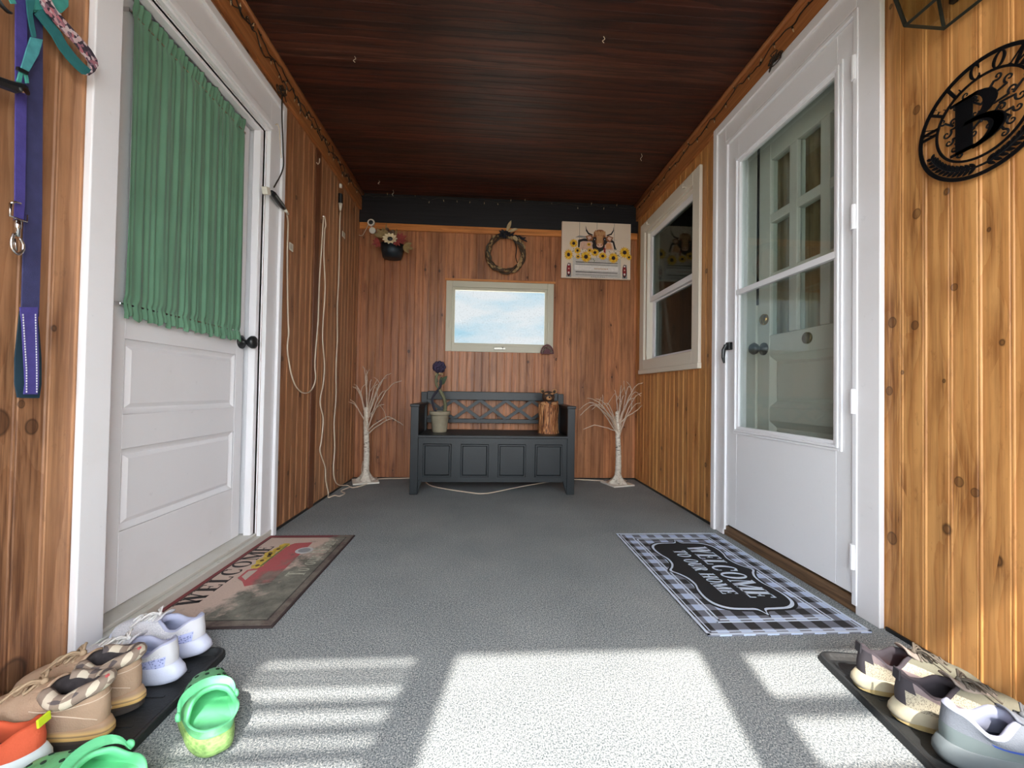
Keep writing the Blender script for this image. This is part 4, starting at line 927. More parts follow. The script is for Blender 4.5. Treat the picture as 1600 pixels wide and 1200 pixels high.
mflat('sunflowers_print', [[(x+.026*math.cos(2*PI*i/12)*(1+.2*(i % 2)), y+.020*math.sin(2*PI*i/12)*(1+.2*(i % 2))) for i in range(12)] for x, y in ((.04, .07), (.09, .078), (.135, .072), (.17, .085), (.215, .072), (.26, .066))], mat('print_sunflower', lin(206, 176, 70), .8, var=.2, vs=60), .0022)
mflat('flower_centres_print', [[(x+.010*math.cos(2*PI*i/10), y+.008*math.sin(2*PI*i/10)) for i in range(10)] for x, y in ((.04, .07), (.09, .078), (.135, .072), (.17, .085), (.215, .072))], mat('print_brown', lin(92, 66, 40), .8, var=.2), .003)
mflat('leaves_print', [[(.03, .05), (.27, .05), (.26, .058), (.03, .058)]], mat('print_green', lin(120, 122, 72), .8, var=.3, vs=60), .0027)

# ---- round welcome sign, on the right wall
SX = XR-.012; sg = Vector((SX, .985, 1.492)); R1 = .156; K1 = .768
ws = thing('welcome_sign', (XR-.006, sg.y, sg.z-R1), 'black round metal WELCOME sign with a letter B and scrolls on the wood wall', 'sign')
A_, B_, TH = (0, -1, 0), (0, 0, 1), (-.003, 0, 0)
def sgn(nm, polys, off=0.):
    o = MB()
    for P in polys: o.prism([(x*K1, y*K1) for x, y in P], sg+Vector((off, 0, 0)), A_, B_, TH)
    return o.build(nm, BLKMET, ws)
sgn('outer_ring', ringp(0, 0, .203, .203, .190, .190, 0, 360, 72)); sgn('inner_ring', ringp(0, 0, .142, .142, .134, .134, 0, 360, 60), -.001)
ang = 176
for ch in 'WELCOME':
    P, w_ = glyph(ch); hh = .050; ww = w_*hh*.78; LW = .92; a2 = math.radians(ang-9); r_ = .1405
    rad, tan_ = (math.cos(a2), math.sin(a2)), (math.sin(a2), -math.cos(a2))
    sgn('letter', [[((r_+py*hh)*rad[0]+(px-w_/2)*hh*LW*tan_[0], (r_+py*hh)*rad[1]+(px-w_/2)*hh*LW*tan_[1]) for px, py in poly] for poly in P], -.0005)
    ang -= 23.6 if ch not in 'M' else 25
P, w_ = glyph('B'); P[5+24:] = P[5+24:]; sgn('monogram', [[((px-w_/2-.02)*.235, (py-.5)*.190) for px, py in poly] for poly in P+ringp(.30, .26, .40, .28, .26, .21, -90, 90, 14)], -.002)
def spiral(mb, c_, r, a0, turns, sgn_=1, tail=None):
    pts = []
    for i in range(26):
        u = i/25; a = a0+sgn_*turns*2*PI*u; rr = r*(1-u*.85); pts.append((c_[0]+rr*math.cos(a), c_[1]+rr*math.sin(a)))
    if tail: pts = [tail]+pts
    mb.tube([sg+Vector((-.002, -x*K1, y*K1)) for x, y in pts], [.0028*(1-.5*i/len(pts)) for i in range(len(pts))], 6)
o = MB()
for sx in (-1, 1):
    for (cx_, cy_, r, a0, tn, s_, tl) in ((.105, .0, .016, 2.5, 1.1, 1, (.05, .012)), (.085, .034, .014, -2.4, 1.1, -1, (.035, .02)), (.098, -.034, .014, 2.6, 1.1, 1, (.03, -.03)), (.082, -.066, .015, 1.8, 1.1, 1, (.05, -.02)), (.062, -.098, .013, 1.6, 1.1, -1, (.05, -.06)), (.075, .078, .015, -1.9, 1.1, -1, (.03, .05)), (.045, .104, .013, -2.4, 1.1, 1, (.01, .06)), (.018, .020, .012, 3., 1., 1, (.0, -.02)), (.022, -.045, .014, 1., 1.1, -1, (.0, -.01)), (.118, .055, .012, -2.2, 1.1, 1, (.085, .02)), (.02, .072, .011, 0., 1.1, 1, (.0, .04)), (.055, -.005, .012, 2., 1., -1, (.02, -.03))):
        spiral(o, (sx*cx_, cy_), r, a0 if sx > 0 else PI-a0, tn, s_*sx, (sx*tl[0], tl[1]))
o.build('scrollwork', BLKMET, ws)
for sx in (-1, 1):
    o = MB(); pts = [(sx*.168*math.sin(a), -.168*math.cos(a)) for a in [i/24*1.18 for i in range(25)]]
    o.tube([sg+Vector((-.002, -x*K1, y*K1)) for x, y in pts], .0018, 6)
    for i in range(2, 25, 2):
        x, y = pts[i]; a = i/24*1.18; t_ = Vector((0, -sx*math.cos(a), math.sin(a))); n_ = Vector((0, -sx*math.sin(a), -math.cos(a)))
        for s_ in (-1, 1):
            b0 = sg+Vector((-.002, -x*K1, y*K1)); d = (t_*.8+n_*s_*.75)*(.019 if i < 22 else .014); sv = d.cross(Vector((1, 0, 0))).normalized()*.0042
            leaf(o, b0, b0+d, sv)
    o.build('leaf_sprig', BLKMET, ws, solid=.0025)

# ---- porch lantern, top right
y0_, y1_ = .945, 1.069; zb = 1.80; lt = thing('wall_lantern', (XR, 1.007, zb), 'dark metal wall lantern with glass sides and round white bulb, above the welcome sign', 'lantern')
LM = mat('lantern_bronze', lin(52, 52, 44), .5, .6, var=.2, vs=20); xa, xb = XR-.135, XR-.018
MB().box(XR-.016, XR, .95, 1.06, 1.86, 2.10).build('back_plate', LM, lt, bevel=.003)
bot = [(xa, y0_), (xb, y0_), (xb, y1_), (xa, y1_)]; top = [(xa-.05, y0_-.04), (xb, y0_-.04), (xb, y1_+.04), (xa-.05, y1_+.04)]; zt = 2.07
for i in range(4):
    a, c_ = bot[i], bot[(i+1) % 4]; e, f_ = top[i], top[(i+1) % 4]
    MB().tube([(a[0], a[1], zb), (c_[0], c_[1], zb)], .0055, 4).build('bottom_rail', LM, lt)
    MB().tube([(e[0], e[1], zt), (f_[0], f_[1], zt)], .006, 4).build('top_rail', LM, lt)
    MB().tube([(a[0], a[1], zb), (e[0], e[1], zt)], .005, 4).build('corner_bar', LM, lt)
    MB().add([(a[0], a[1], zb), (c_[0], c_[1], zb), (f_[0], f_[1], zt), (e[0], e[1], zt)], [(0, 1, 2, 3)]).build('glass_side', glass('lantern_glass', (.86, .88, .8)), lt)
q = MB(); cxm, cym = (xa+xb)/2-.02, (y0_+y1_)/2; q.add([(p[0], p[1], zt) for p in top]+[(cxm, cym, zt+.12)], [(0, 1, 4), (1, 2, 4), (2, 3, 4), (3, 0, 4), (3, 2, 1, 0)]); q.build('roof', LM, lt)
MB().ball((cxm, cym, 1.880), .040, 20).build('bulb', mat('frosted_bulb', lin(240, 238, 228), .4, var=.02), lt, smooth=True)
MB().lathe([(0, 0), (.016, 0), (.018, .12), (0, .12)], (cxm, cym, 1.912), 'z', 14).build('socket', LM, lt)

# ---- leads and harness hanging on the left wall
PURP = mat('purple_webbing', lin(74, 66, 140), .75, var=.12, vs=60, bump=.3, bs=700); PURD = mat('dark_blue_webbing', lin(60, 62, 104), .8, var=.12, vs=50, bump=.3, bs=700); NEO = mat('dark_teal_lining', lin(26, 52, 66), .9, var=.2)
ls = thing('dog_lead', (-1.07, .93, .72), 'purple dog lead with a looped handle and chrome clip hanging on the left wall', 'dog lead')
strap_px(MB(), [(38, 66, -60), (38, 66, 150), (38, 65, 330), (33, 60, 495)], pl=-1.066).build('strap', PURD, ls)
strap_px(MB(), [(24, 42, -60), (24, 41, 150), (23, 38, 320), (22, 36, 345)], pl=-1.058).build('clip_strap', PURP, ls)
strap_px(MB(), [(31, 58, 480), (34, 58, 505), (37, 60, 560), (39, 60, 600), (37, 58, 616)], pl=-1.050).build('handle', PURP, ls)
strap_px(MB(), [(31, 58, 486), (27, 61, 520), (23, 64, 560), (23, 64, 600), (27, 61, 621), (34, 60, 622)], pl=-1.060).build('handle_lining', NEO, ls)
o = MB()
for e0, e1 in ((36, 41.5), (55.5, 57.5)):
    for k in range(30):
        u = k/29; px = lerp(e0, e1, min(1, u*1.4)); p = on(px, lerp(492, 612, u), 'x', -1.0475); o.obox(p, (.0006, 0, 0), (0, .0009, 0), (0, 0, .0020))
o.build('reflective_stitching', mat('reflective_thread', lin(214, 214, 226), .5, var=.05), ls)
o = MB(); c_ = on(29, 338, 'x', -1.050)
o.tube([c_+Vector(p) for p in ((0, -.016, .022), (0, -.017, -.006), (0, .016, -.006), (0, .016, .010))], .0026, 8); o.tube([c_+Vector(p) for p in ((0, -.016, .022), (0, -.006, .030), (0, .003, .030))], .0026, 8)
o.lathe([(0, -.004), (.006, -.004), (.006, -.020), (.0045, -.022), (.0045, -.040), (0, -.040)], c_+Vector((0, -.001, -.006)), 'z', 12); o.build('swivel', CHROME, ls, smooth=True)
o = MB(); d_ = c_+Vector((0, 0, -.064)); o.tube(catmull([d_+Vector(p) for p in ((0, -.008, .022), (0, -.012, .004), (0, -.009, -.014), (0, .002, -.020), (0, .010, -.010), (0, .011, .004), (0, .004, .016))], 5), .0032, 8)
o.tube([d_+Vector((0, -.006, .012)), d_+Vector((0, -.002, -.014))], .0018, 6); o.build('snap_hook', CHROME, ls, smooth=True)

TEAL = mat('teal_webbing', lin(70, 158, 148), .75, var=.15, vs=40, bump=.3, bs=700); TEALD = mat('deep_teal_webbing', lin(38, 108, 110), .8, var=.15, vs=40)
def floral():
    N = NT('floral_ribbon'); v = N.obj(); vo = N.n('TexVoronoi', {'Vector': v, 'Scale': 130.}); c = N.sep(vo.outputs['Color'])[0]
    N.set(N.b, 'Base Color', N.ramp(c, [(0, lin(52, 42, 56)), (.45, lin(62, 52, 64)), (.55, lin(130, 104, 120)), (.75, lin(190, 112, 122)), (.9, lin(206, 188, 190))])); N.set(N.b, 'Roughness', .8); return N.m
hs_ = thing('dog_harness', (-1.06, 1.02, 1.70), 'teal dog harness with a pink and black floral strap, hanging at top left', 'dog harness')
# folded upper part, hanging leg strap, floral loop, teal underside of the loop
strap_px(MB(), [(46, 106, -30, .0), (45, 106, 10, .0), (46, 96, 20, .0), (52, 70, 14.5, .0)], pl=-1.050).build('folded_webbing', TEAL, hs_)
strap_px(MB(), [(41, 54, 0), (43, 50, 22), (46, 53, 40), (50, 56, 58)], pl=-1.046).build('strap', TEALD, hs_)
strap_px(MB(), [(48, 66, 58, 0, 62), (41, 60, 78, 0, 84), (34, 46, 102, 0, 109), (32, 44, 108, 0, 112)], pl=-1.044).build('knotted_strap', mat('teal_tie', lin(74, 150, 156), .7, var=.2, vs=50), hs_)
strap_px(MB(), [(30, 36, 112), (25, 32, 130)], pl=-1.044).build('tie_end', TEAL, hs_); strap_px(MB(), [(37, 42, 112), (40, 44.5, 130)], pl=-1.044).build('tie_end', TEAL, hs_)
strap_px(MB(), [(27, 43, 104, 0, 112), (26, 42, 109, 0, 117)], pl=-1.040, th=.003).build('keeper', BLACK, hs_)
b_ = MB(); p = on(38, 137, 'x', -1.042); p2 = on(2, 139, 'x', -1.042); b_.tube([p, (p+p2)/2+Vector((0, 0, .003)), p2+Vector((0, -.04, 0))], [.009, .012, .011], 8); b_.build('buckle', BLACK, hs_, smooth=False)
MB().lathe([(0, 0), (.007, 0), (.007, .005), (0, .005)], on(38, 143, 'x', -1.034), 'x', 12).build('buckle_stud', CHROME, hs_)
loop = [(66, -30), (70, 0), (80, 18), (96, 36), (112, 54), (125, 68), (136, 82), (146, 97), (148, 106), (143, 115), (136, 116)]
lw = [9, 9, 8.5, 8, 7.5, 7.5, 8, 7, 6.5, 6, 3]
o = MB(); pr_ = []
for (x, y), w_ in zip(loop, lw):
    pr_.append((on(x-w_*.75, y+w_*.5, 'x', -1.040), on(x+w_*.75, y-w_*.5, 'x', -1.040)))
ribbon(o, pr_, (.0015, 0, 0)).build('floral_strap', floral(), hs_)
loop2 = [(60, 18), (76, 38), (88, 54), (98, 72), (110, 88), (122, 101), (134, 112), (143, 113)]; o = MB(); pr_ = []
for (x, y) in loop2: pr_.append((on(x-6, y+4, 'x', -1.048), on(x+6, y-4, 'x', -1.048)))
ribbon(o, pr_, (.0015, 0, 0)).build('strap_underside', TEALD, hs_)
strap_px(MB(), [(6, 14, -20), (17, 25, 6)], pl=-1.046).build('loose_end', TEAL, hs_)
o = MB().tube(catmull([on(x, y, 'x', -1.05) for x, y in ((-8, -8), (2, 8), (12, 18), (16, 20))], 4), .006, 6, flat=.5); o.build('black_strap', BLACK, hs_)
hk = MB().tube([(XL, .99, 1.90), (XL+.03, .99, 1.90), (XL+.045, .99, 1.915)], .004, 8); tag(hk.build('wall_hook', BLKMET, smooth=True), 'black wall hook above the harness and lead on the left wall', 'hook')

# ---- string lights along both headers and the back header
BULB = mat('clear_bulb', lin(200, 170, 130), .3, var=.1)
def lights(name, fn, n, label, seed, amp=.012):
    rn = random.Random(seed); pts = [Vector(fn(i/n)) for i in range(n+1)]
    mid = [p+Vector((rn.uniform(-.002, .003), rn.uniform(-.01, .01), rn.uniform(-amp, amp))) for p in pts]
    c0 = pts[n//2]; t = thing('string_lights', c0, label, 'string lights', 'dark corded string lights round the ceiling')
    MB().tube(catmull(mid, 3), .0026, 5).build('wire', BROWNW, t, smooth=True)
    for i in range(2, n, max(3, n//22)):
        d = Vector((rn.uniform(-.3, .3), rn.uniform(-.6, .6), rn.choice((-1, -1, .7)))).normalized(); p = mid[i]
        b_ = MB().tube([p, p+d*.014], .0035, 6); bo = b_.build('bulb_holder', BROWNW, t)
        MB().tube([p+d*.014, p+d*.022, p+d*.030], [.003, .0028, .0008], 6).build('bulb', BULB, bo, smooth=True)
lights('l', lambda u: (XL+.026, .6+u*2.85, 2.342+.012*math.sin(u*60)-.006*math.sin(u*23)), 90, 'dark string lights pinned along the top of the left wall', 3, .022)
lights('l2', lambda u: (XL+.030, 1.55+u*1.6, 2.315+.014*math.sin(u*47)), 60, 'second strand of dark string lights, tangled below the first over the left door', 4, .018)
lights('r', lambda u: (XR-.026, 1.2+u*2.25, 2.345-.016*abs(math.sin(u*26))), 70, 'dark string lights looped along the top of the right wall', 5, .010)
lights('b', lambda u: (XL+.04+u*(XR-XL-.08), YB-.028, 2.366-.008*abs(math.sin(u*22))), 60, 'string lights strung across the top of the dark back header', 6, .005)
# cluster of spare wire above each door
def tangle(c, seed, r, label, plane='x', sgn_=1):
    rn = random.Random(seed); pts = [Vector(c)+Vector((rn.uniform(0, .012)*sgn_, rn.uniform(-r, r), rn.uniform(-r*.9, r*.5))) for _ in range(22)]
    tag(MB().tube(catmull(pts, 4), .0022, 5).build('wire_tangle', BROWNW, smooth=True), label, 'wire')
tangle((XL+.026, 2.10, 2.25), 2, .05, 'tangle of dark wire hanging over the corner of the left door'); tangle((XR-.036, 1.72, 2.262), 5, .045, 'tangle of thin dark wire above the storm door', sgn_=-1)
# cord falling from the tangle over the left door casing to its plug
dp = on(428, 296, 'x', XL+.045)
tag(MB().tube(catmull([(XL+.035, 2.105, 2.23), (XL+.040, 2.10, 2.10), (XL+.042, 2.115, 1.95), (XL+.042, 2.118, 1.85), dp+Vector((0, 0, .01))], 6), .0032, 6).build('twisted_cord', BROWNW, smooth=True), 'dark twisted cord dropping down the left door casing to the plug', 'cord')
tag(MB().tube(catmull([(XL+.036, 2.05, 2.03), (XL+.036, 2.068, 2.045), (XL+.036, 2.085, 2.03), (XL+.036, 2.095, 1.98), (XL+.038, 2.108, 1.90)], 6), .0022, 6).build('thin_wire', CORD, smooth=True), 'thin cream wire at the top corner of the left door casing', 'wire')
# plug adapters, cord tags and white extension cords
q = thing('plug_adapter', (XL+.036, 2.115, 1.74), 'black adapter with a white end hanging slanted on the left door casing', 'plug adapter')
e0, e1 = on(424, 299, 'x', XL+.05), on(444, 326, 'x', XL+.045); e1.y = min(e1.y, 2.2)
MB().obox(on(416, 298, 'x', XL+.045), (.012, 0, 0), (0, .017, .006), (0, -.006, .016)).build('white_socket', WPLAS, q, bevel=.003)
MB().tube([e0, e0.lerp(e1, .15), e0.lerp(e1, .85), e1], [.008, .014, .014, .010], 8).build('black_body', BLACK, q, smooth=False, bevel=.002)
MB().tube([e1, e1+(e1-e0)*.35], [.009, .005], 8).build('white_neck', WPLAS, q, smooth=True)
q2 = thing('plug_adapter', (XL+.02, 3.03, 2.1), 'small black plug adapter high on the left wall near the back corner', 'plug adapter')
a0_, a1_ = on(532, 303, 'x', XL+.02), on(532, 318, 'x', XL+.02)
MB().tube([a0_, a1_], .016, 8).build('black_body', BLACK, q2, bevel=.002); MB().tube([a1_, a1_+Vector((0, .0, -.05))], [.015, .006], 8).build('white_neck', WPLAS, q2, smooth=True); MB().tube([a0_+Vector((0, 0, .07)), a0_+Vector((0, 0, .045))], .010, 8).build('white_tip', WPLAS, q2)
def wcord(pxs, label, off=.010, extra=(), r=.0042, pre=()):
    pts = [on(x, y, 'x', XL+off) for x, y in pxs]
    for p in pts: p.z = max(p.z, .012); p.y = min(p.y, YB-.02)
    return tag(MB().tube(catmull(list(pre)+pts+[Vector(e) for e in extra], 5), r, 6).build('extension_cord', CORD, smooth=True), label, 'cord')
wcord([(448, 334), (450, 350), (449, 385), (449, 440), (450, 500), (451, 520), (449, 545), (454, 580), (462, 603), (474, 614), (486, 610), (493, 592), (492, 565), (497, 500), (499, 440), (503, 380), (505, 345), (506, 340)], 'white extension cord looping low between the left door and a nail', pre=[e1+(e1-e0)*.30])
wcord([(507, 338), (509, 352), (507, 362), (506, 400), (508, 450), (505, 500), (504, 530), (507, 570), (505, 600), (500, 628), (505, 655), (502, 690), (500, 705), (508, 730), (509, 750), (513, 770)], 'white extension cord hanging from the nail straight down to the floor', extra=[(XL+.03, 2.86, .008), (XL+.05, 2.92, .006), (XL+.09, 2.90, .006), (XL+.10, 2.98, .006), (XL+.05, 3.05, .006), (XL+.08, 3.18, .006)])
wcord([(532, 330), (531, 350), (530, 400), (529, 440), (527, 480), (527, 530), (525, 575), (525, 620), (522, 660), (523, 700), (521, 730), (523, 750), (530, 758)], 'white extension cord nearest the corner hanging down the left wall', extra=[(XL+.04, 3.22, .006), (XL+.10, 3.15, .006), (XL+.16, 3.24, .006), (XL+.20, 3.44, .006), (-.70, 3.47, .006), (-.53, 3.475, .006), (-.40, 3.2, .006), (-.1, 3.0, .006), (.0, 2.975, .006), (.08, 3.02, .006), (.3, 3.2, .006), (.60, 3.40, .006), (.70, 3.43, .006), (.78, 3.45, .006), (.92, 3.42, .006), (1.0, 3.40, .006)])
tag(MB().tube(catmull([(1.11, 3.37, .05), (1.16, 3.44, .02), (1.20, 3.40, .006)], 5), .0035, 6).build('tree_cord', CORD, smooth=True), 'short white cord behind the right twig tree base', 'cord')
tag(MB().tube(catmull([(-.985, 3.40, .16), (-1.0, 3.42, .08), (-.99, 3.44, .03), (-.96, 3.46, .008)], 5), .0035, 6).build('tree_cord', CORD, smooth=True), 'short white cord behind the left twig tree trunk', 'cord')
for (x, y, lb) in ((455, 386, 'white warning tag on the cord nearest the left door'), (537, 367, 'white warning tag on the cord nearest the back corner')):
    p = on(x, y, 'x', XL+.013); o = MB().obox(p, (.0015, 0, 0), (0, .028 if x > 500 else .020, 0), (0, 0, .020)); tg = thing('cord_tag', p-Vector((0, 0, .02)), lb, 'tag'); o.build('card', WPLAS, tg)
    o = MB()
    for k in range(4): o.obox(p+Vector((.0017, 0, .012-.007*k)), (.0002, 0, 0), (0, .014, 0), (0, 0, .0012))
    o.build('printed_lines', mat('faded_ink', lin(150, 130, 110), .8), tg)
tag(MB().tube([on(505, 338, 'x', XL), on(505, 338, 'x', XL+.02)], .003, 6).build('nail', CHROME), 'nail in the left wall that holds up the looping cords', 'nail')
p = on(497, 252, 'x', XL+.01); tag(MB().tube(catmull([p+Vector(v_) for v_ in ((0, -.02, -.02), (0, .0, -.018), (0, .02, .005), (0, .022, .03))], 4), .003, 6).build('white_hook', CORD, smooth=True), 'small white hook high on the left wall beside the dark batten', 'hook')
# bits of line stapled to the ceiling
for (x, y, l_, lb) in ((1002, 240, .05, 'frayed bit of white line hanging from the ceiling near the right wall'), (592, 282, .03, 'tiny white hook in the ceiling above the planter'), (614, 297, .05, 'white hook with a short line in the ceiling above the flowers'), (554, 88, .03, 'small white staple in the ceiling at the left, nearest the door'), (943, 57, .03, 'small white staple in the ceiling at the upper right')):
    p = on(x, y, 'z', ZC-.004); p.y = min(p.y, 3.44); tag(MB().tube(catmull([p, p+Vector((.006, 0, -l_*.4)), p+Vector((-.005, 0, -l_*.7)), p+Vector((.003, 0, -l_))], 4), .0016, 5).build('ceiling_hook', CORD, smooth=True), lb, 'hook')

# ================================================================= SHOES AND TRAYS
def plaid():
    N = NT('plaid_flannel'); s = N.sep(N.obj())
    def st(v, per, lo): return N.m_('GREATER_THAN', N.m_('FRACT', N.m_('DIVIDE', v, per)), lo)
    a = st(s[0], .036, .5); b_ = st(N.m_('ADD', s[1], N.m_('MULTIPLY', s[2], .8)), .030, .55); k = N.m_('DIVIDE', N.m_('ADD', a, b_), 2.)
    nz = N.noise(N.obj(), 700, 2); c = N.ramp(k, [(0, lin(216, 204, 184)), (.24, lin(216, 204, 184)), (.25, lin(150, 132, 118)), (.74, lin(150, 132, 118)), (.75, lin(86, 78, 80)), (1, lin(86, 78, 80))])
    N.set(N.b, 'Base Color', N.mix(N.m_('MULTIPLY', nz, .25), c, (.2, .17, .15))); N.set(N.b, 'Roughness', .95); N.bump(nz, .4, .001); return N.m
def mesh_fabric(name, c1, c2, sc=420.):
    N = NT(name); v = N.obj(); vo = N.n('TexVoronoi', {'Vector': v, 'Scale': sc}); d = vo.outputs['Distance']
    N.set(N.b, 'Base Color', N.ramp(d, [(.2, c2), (.5, c1)])); N.set(N.b, 'Roughness', .85); N.bump(d, .35, .001); return N.m
def shoe(name, label, loc, ang, L, W, sp, parts, mirror=1, cat='shoe', group=None):
    """sp: hs sole height, rim x0,x1,rw,zh,zm,zf, toe tz, flare; parts: materials"""
    root = thing(name, loc, label, cat, group, rz=math.radians(ang)); NU = 56
    hs, x0, x1, rw, zh, zm, zf, tz = (sp[k] for k in ('hs', 'x0', 'x1', 'rw', 'zh', 'zm', 'zf', 'tz')); fl = sp.get('flare', 0)
    def plan(t, s):
        hw = W*(max(0., 4*t*(1-t))+1e-5)**sp.get('pw', .36)*(.80+.24*t-.10*math.exp(-((t-.42)/.17)**2))
        cy = mirror*.010*math.sin(PI*t)-mirror*.008*t*t
        return Vector((L*t, cy+s*hw, 0))
    def phi(u):
        f_ = 2*PI*u; return (1-math.cos(f_))/2, (1 if math.sin(f_) >= 0 else -1)
    def spring(t): return .014*max(0, (t-.72)/.28)**2*sp.get('spring', 1)+.004*max(0, (.10-t)/.10)
    cc = Vector((L*.5, 0, 0))
    def hsz(t): return hs*(1.22-.42*t)+spring(t)
    def soleP(u, v):
        t, s = phi(u); p = plan(t, abs(math.sin(2*PI*u))**.0*s) if 0 < t < 1 else plan(t, 0)
        k, z = [(.93, 0), (.99, .10), (1.02, .35), (1.03, .65), (1.0, .95), (.97, 1.0)][min(5, int(round(v*5)))]
        q = cc+(p-cc)*k; q.z = spring(t)+z*(hsz(t)-spring(t)); q.x -= fl*math.exp(-(t/.10)**2)*math.sin(PI*min(1, z+.15))
        return q
    o = MB().grid(soleP, NU, 6, True); o.face([i*6 for i in range(NU)][::-1]); o.face([i*6+5 for i in range(NU)])
    so = o.build('sole', parts['sole'], root, smooth=True, local=True)
    if 'tread' in parts:
        o = MB(); 
        for (za, zb_, k) in ((-.001, .35, 1.025),):
            r0 = [soleP(i/NU, 0)*1 for i in range(NU)]
            k0 = len(o.v)
            for z_ in (za, zb_):
                for i in range(NU):
                    t, s = phi(i/NU); p = plan(t, s); q = cc+(p-cc)*k; q.z = spring(t)+max(0, z_)*hs; o.v.append(q)
            for i in range(NU): o.face([k0+i, k0+(i+1) % NU, k0+NU+(i+1) % NU, k0+NU+i])
            o.face([k0+i for i in range(NU)][::-1]); o.face([k0+NU+i for i in range(NU)])
        o.build('tread', parts['tread'], root, smooth=False, local=True)
    def rim(u):
        t, s = phi(u); y = s*rw*(max(0, 4*t*(1-t))+1e-6)**.42*(.86+.22*math.sin(PI*min(1, t*1.05)))
        z = interp(t, [(0, zh), (.07, zh-.002), (.42, zm), (.55, zm), (.86, zf-.003), (1, zf)])
        return Vector((L*(x0+(x1-x0)*t), y+mirror*.004*t, z))
    NV = 10
    def upP(u, v):
        t, s = phi(u); a = cc+(plan(t, s)-cc)*.965; a.z = hsz(t)-.004
        d = rim(u)
        up = tz*(.9 if t > .5 else 1.0)
        bul = interp(t, [(0, .004), (.3, .002), (.6, .004), (1, .006)])
        out = (a-cc); out.z = 0; out = out.normalized()*bul
        b1 = a+out+Vector((0, 0, interp(t, [(0, (zh-hs)*.45), (.4, (zm-hs)*.45), (.7, up*.55), (1, up*.75)])))
        c1 = d.lerp(a, interp(t, [(0, .12), (.5, .22), (.75, .42), (1, .50)])); c1.z = lerp(d.z, a.z, interp(t, [(0, .35), (.5, .25), (.8, .20), (1, .16)]))
        return a*(1-v)**3+b1*3*v*(1-v)**2+c1*3*v*v*(1-v)+d*v**3
    zone = parts.get('zone'); mats_ = parts['upper'] if isinstance(parts['upper'], list) else [parts['upper']]
    o = MB(); k = 0
    for i in range(NU):
        for j in range(NV): o.v.append(upP(i/NU, j/(NV-1)))
    for i in range(NU):
        for j in range(NV-1):
            t, s = phi((i+.5)/NU); o.cur = zone(t, s*mirror, (j+.5)/(NV-1)) if zone else 0
            o.face([i*NV+j, ((i+1) % NU)*NV+j, ((i+1) % NU)*NV+j+1, i*NV+j+1])
    pts = list(o.v)
    o.build('upper', mats_, root, smooth=True, local=True)
    # padded rim + lining down to the insole
    lip = sp.get('lip', .005); rp = [rim(i/NU) for i in range(NU)]; rc_ = sum(rp, Vector())/NU
    ins = []
    for p in rp:
        d = rc_-p; d.z = 0; ins.append(d.normalized())
    if parts.get('collar'):
        fr = [i for i in range(NU) if phi(i/NU)[0] < sp.get('collar_t', .80)]
        idx = sorted(fr, key=lambda i: (i if i <= NU//2 else i-NU))
        o = MB().tube([rp[i]+ins[i]*lip*.25+Vector((0, 0, -.001)) for i in idx], lip*1.25, 10); o.build('collar', parts['collar'], root, smooth=True, local=True)
    def inP(u, v):
        i = int(round(u*NU)) % NU; t, s = phi(i/NU)
        pr_ = [(0, 0), (lip*.8, lip*.75), (lip*1.7, 0), (lip*2, -lip*2)]
        j = int(round(v*6))
        if j < 4: return rp[i]+ins[i]*pr_[j][0]+Vector((0, 0, pr_[j][1]))
        fl_ = cc+(plan(min(.98, t*.80+.02), s)-cc)*.86; fl_.z = hsz(t)+.0055
        e = rp[i]+ins[i]*pr_[3][0]+Vector((0, 0, pr_[3][1]))
        return e.lerp(fl_, (j-3)/3)
    o = MB().grid(inP, NU, 7, True); o.build('lining', parts['lining'], root, smooth=True, local=True, orient=False)
    o = MB(); o.v += [inP(i/NU, 1) for i in range(NU)]; o.v.append(sum(o.v, Vector())/NU)
    for i in range(NU): o.face([i, (i+1) % NU, NU])
    o.build('insole', parts.get('insole', parts['lining']), root, smooth=True, local=True, orient=False)
    def surf(x, y):
        c_ = sorted(pts, key=lambda p: (p.x-x)**2+(p.y-y)**2 - (p.z*.0))[:6]
        c_ = [p for p in c_ if p.z > hs] or c_; return max(sum(p.z for p in c_)/len(c_), 0)
    if 'lace' in parts:
        xa_ = x1*L; lc = sp.get('lace_len', .22)*L; n_ = sp.get('nlace', 5); lw_ = sp.get('lw', .0024)
        if 'tongue' in parts:
            def tg(u, v):
                x = lerp(xa_+lc, xa_-.016, v); y = (u-.5)*lerp(.026, .046, v); zz = surf(max(x, xa_+.006), 0)+.0025
                if v > .8: zz = zf+.002+(v-.8)/.2*sp.get('tongue_up', .020); x -= (v-.8)*.02
                return (x, y+mirror*.003, zz-abs(u-.5)**2*.030)
            MB().grid(tg, 9, 14).build('tongue', parts['tongue'], root, smooth=True, local=True, solid=.004)
        for side in (-1, 1):
            o = MB(); P_ = []
            for i in range(n_+1):
                x = xa_+.008+lc*.9*i/n_; hwid = lerp(.021, .014, i/n_); yy = side*(hwid if i % 2 else -hwid)
                P_.append(Vector((x, yy, surf(x, yy)+.0045)))
                if i < n_: P_.append(Vector((x+lc*.45/n_, 0, surf(x+lc*.45/n_, 0)+.0085+.001*side)))
            o.tube(catmull(P_, 4), lw_, 6); lace_o = o.build('lace', parts['lace'], root, smooth=True, local=True)
        b0 = Vector((xa_+.006, 0, zf+.008))
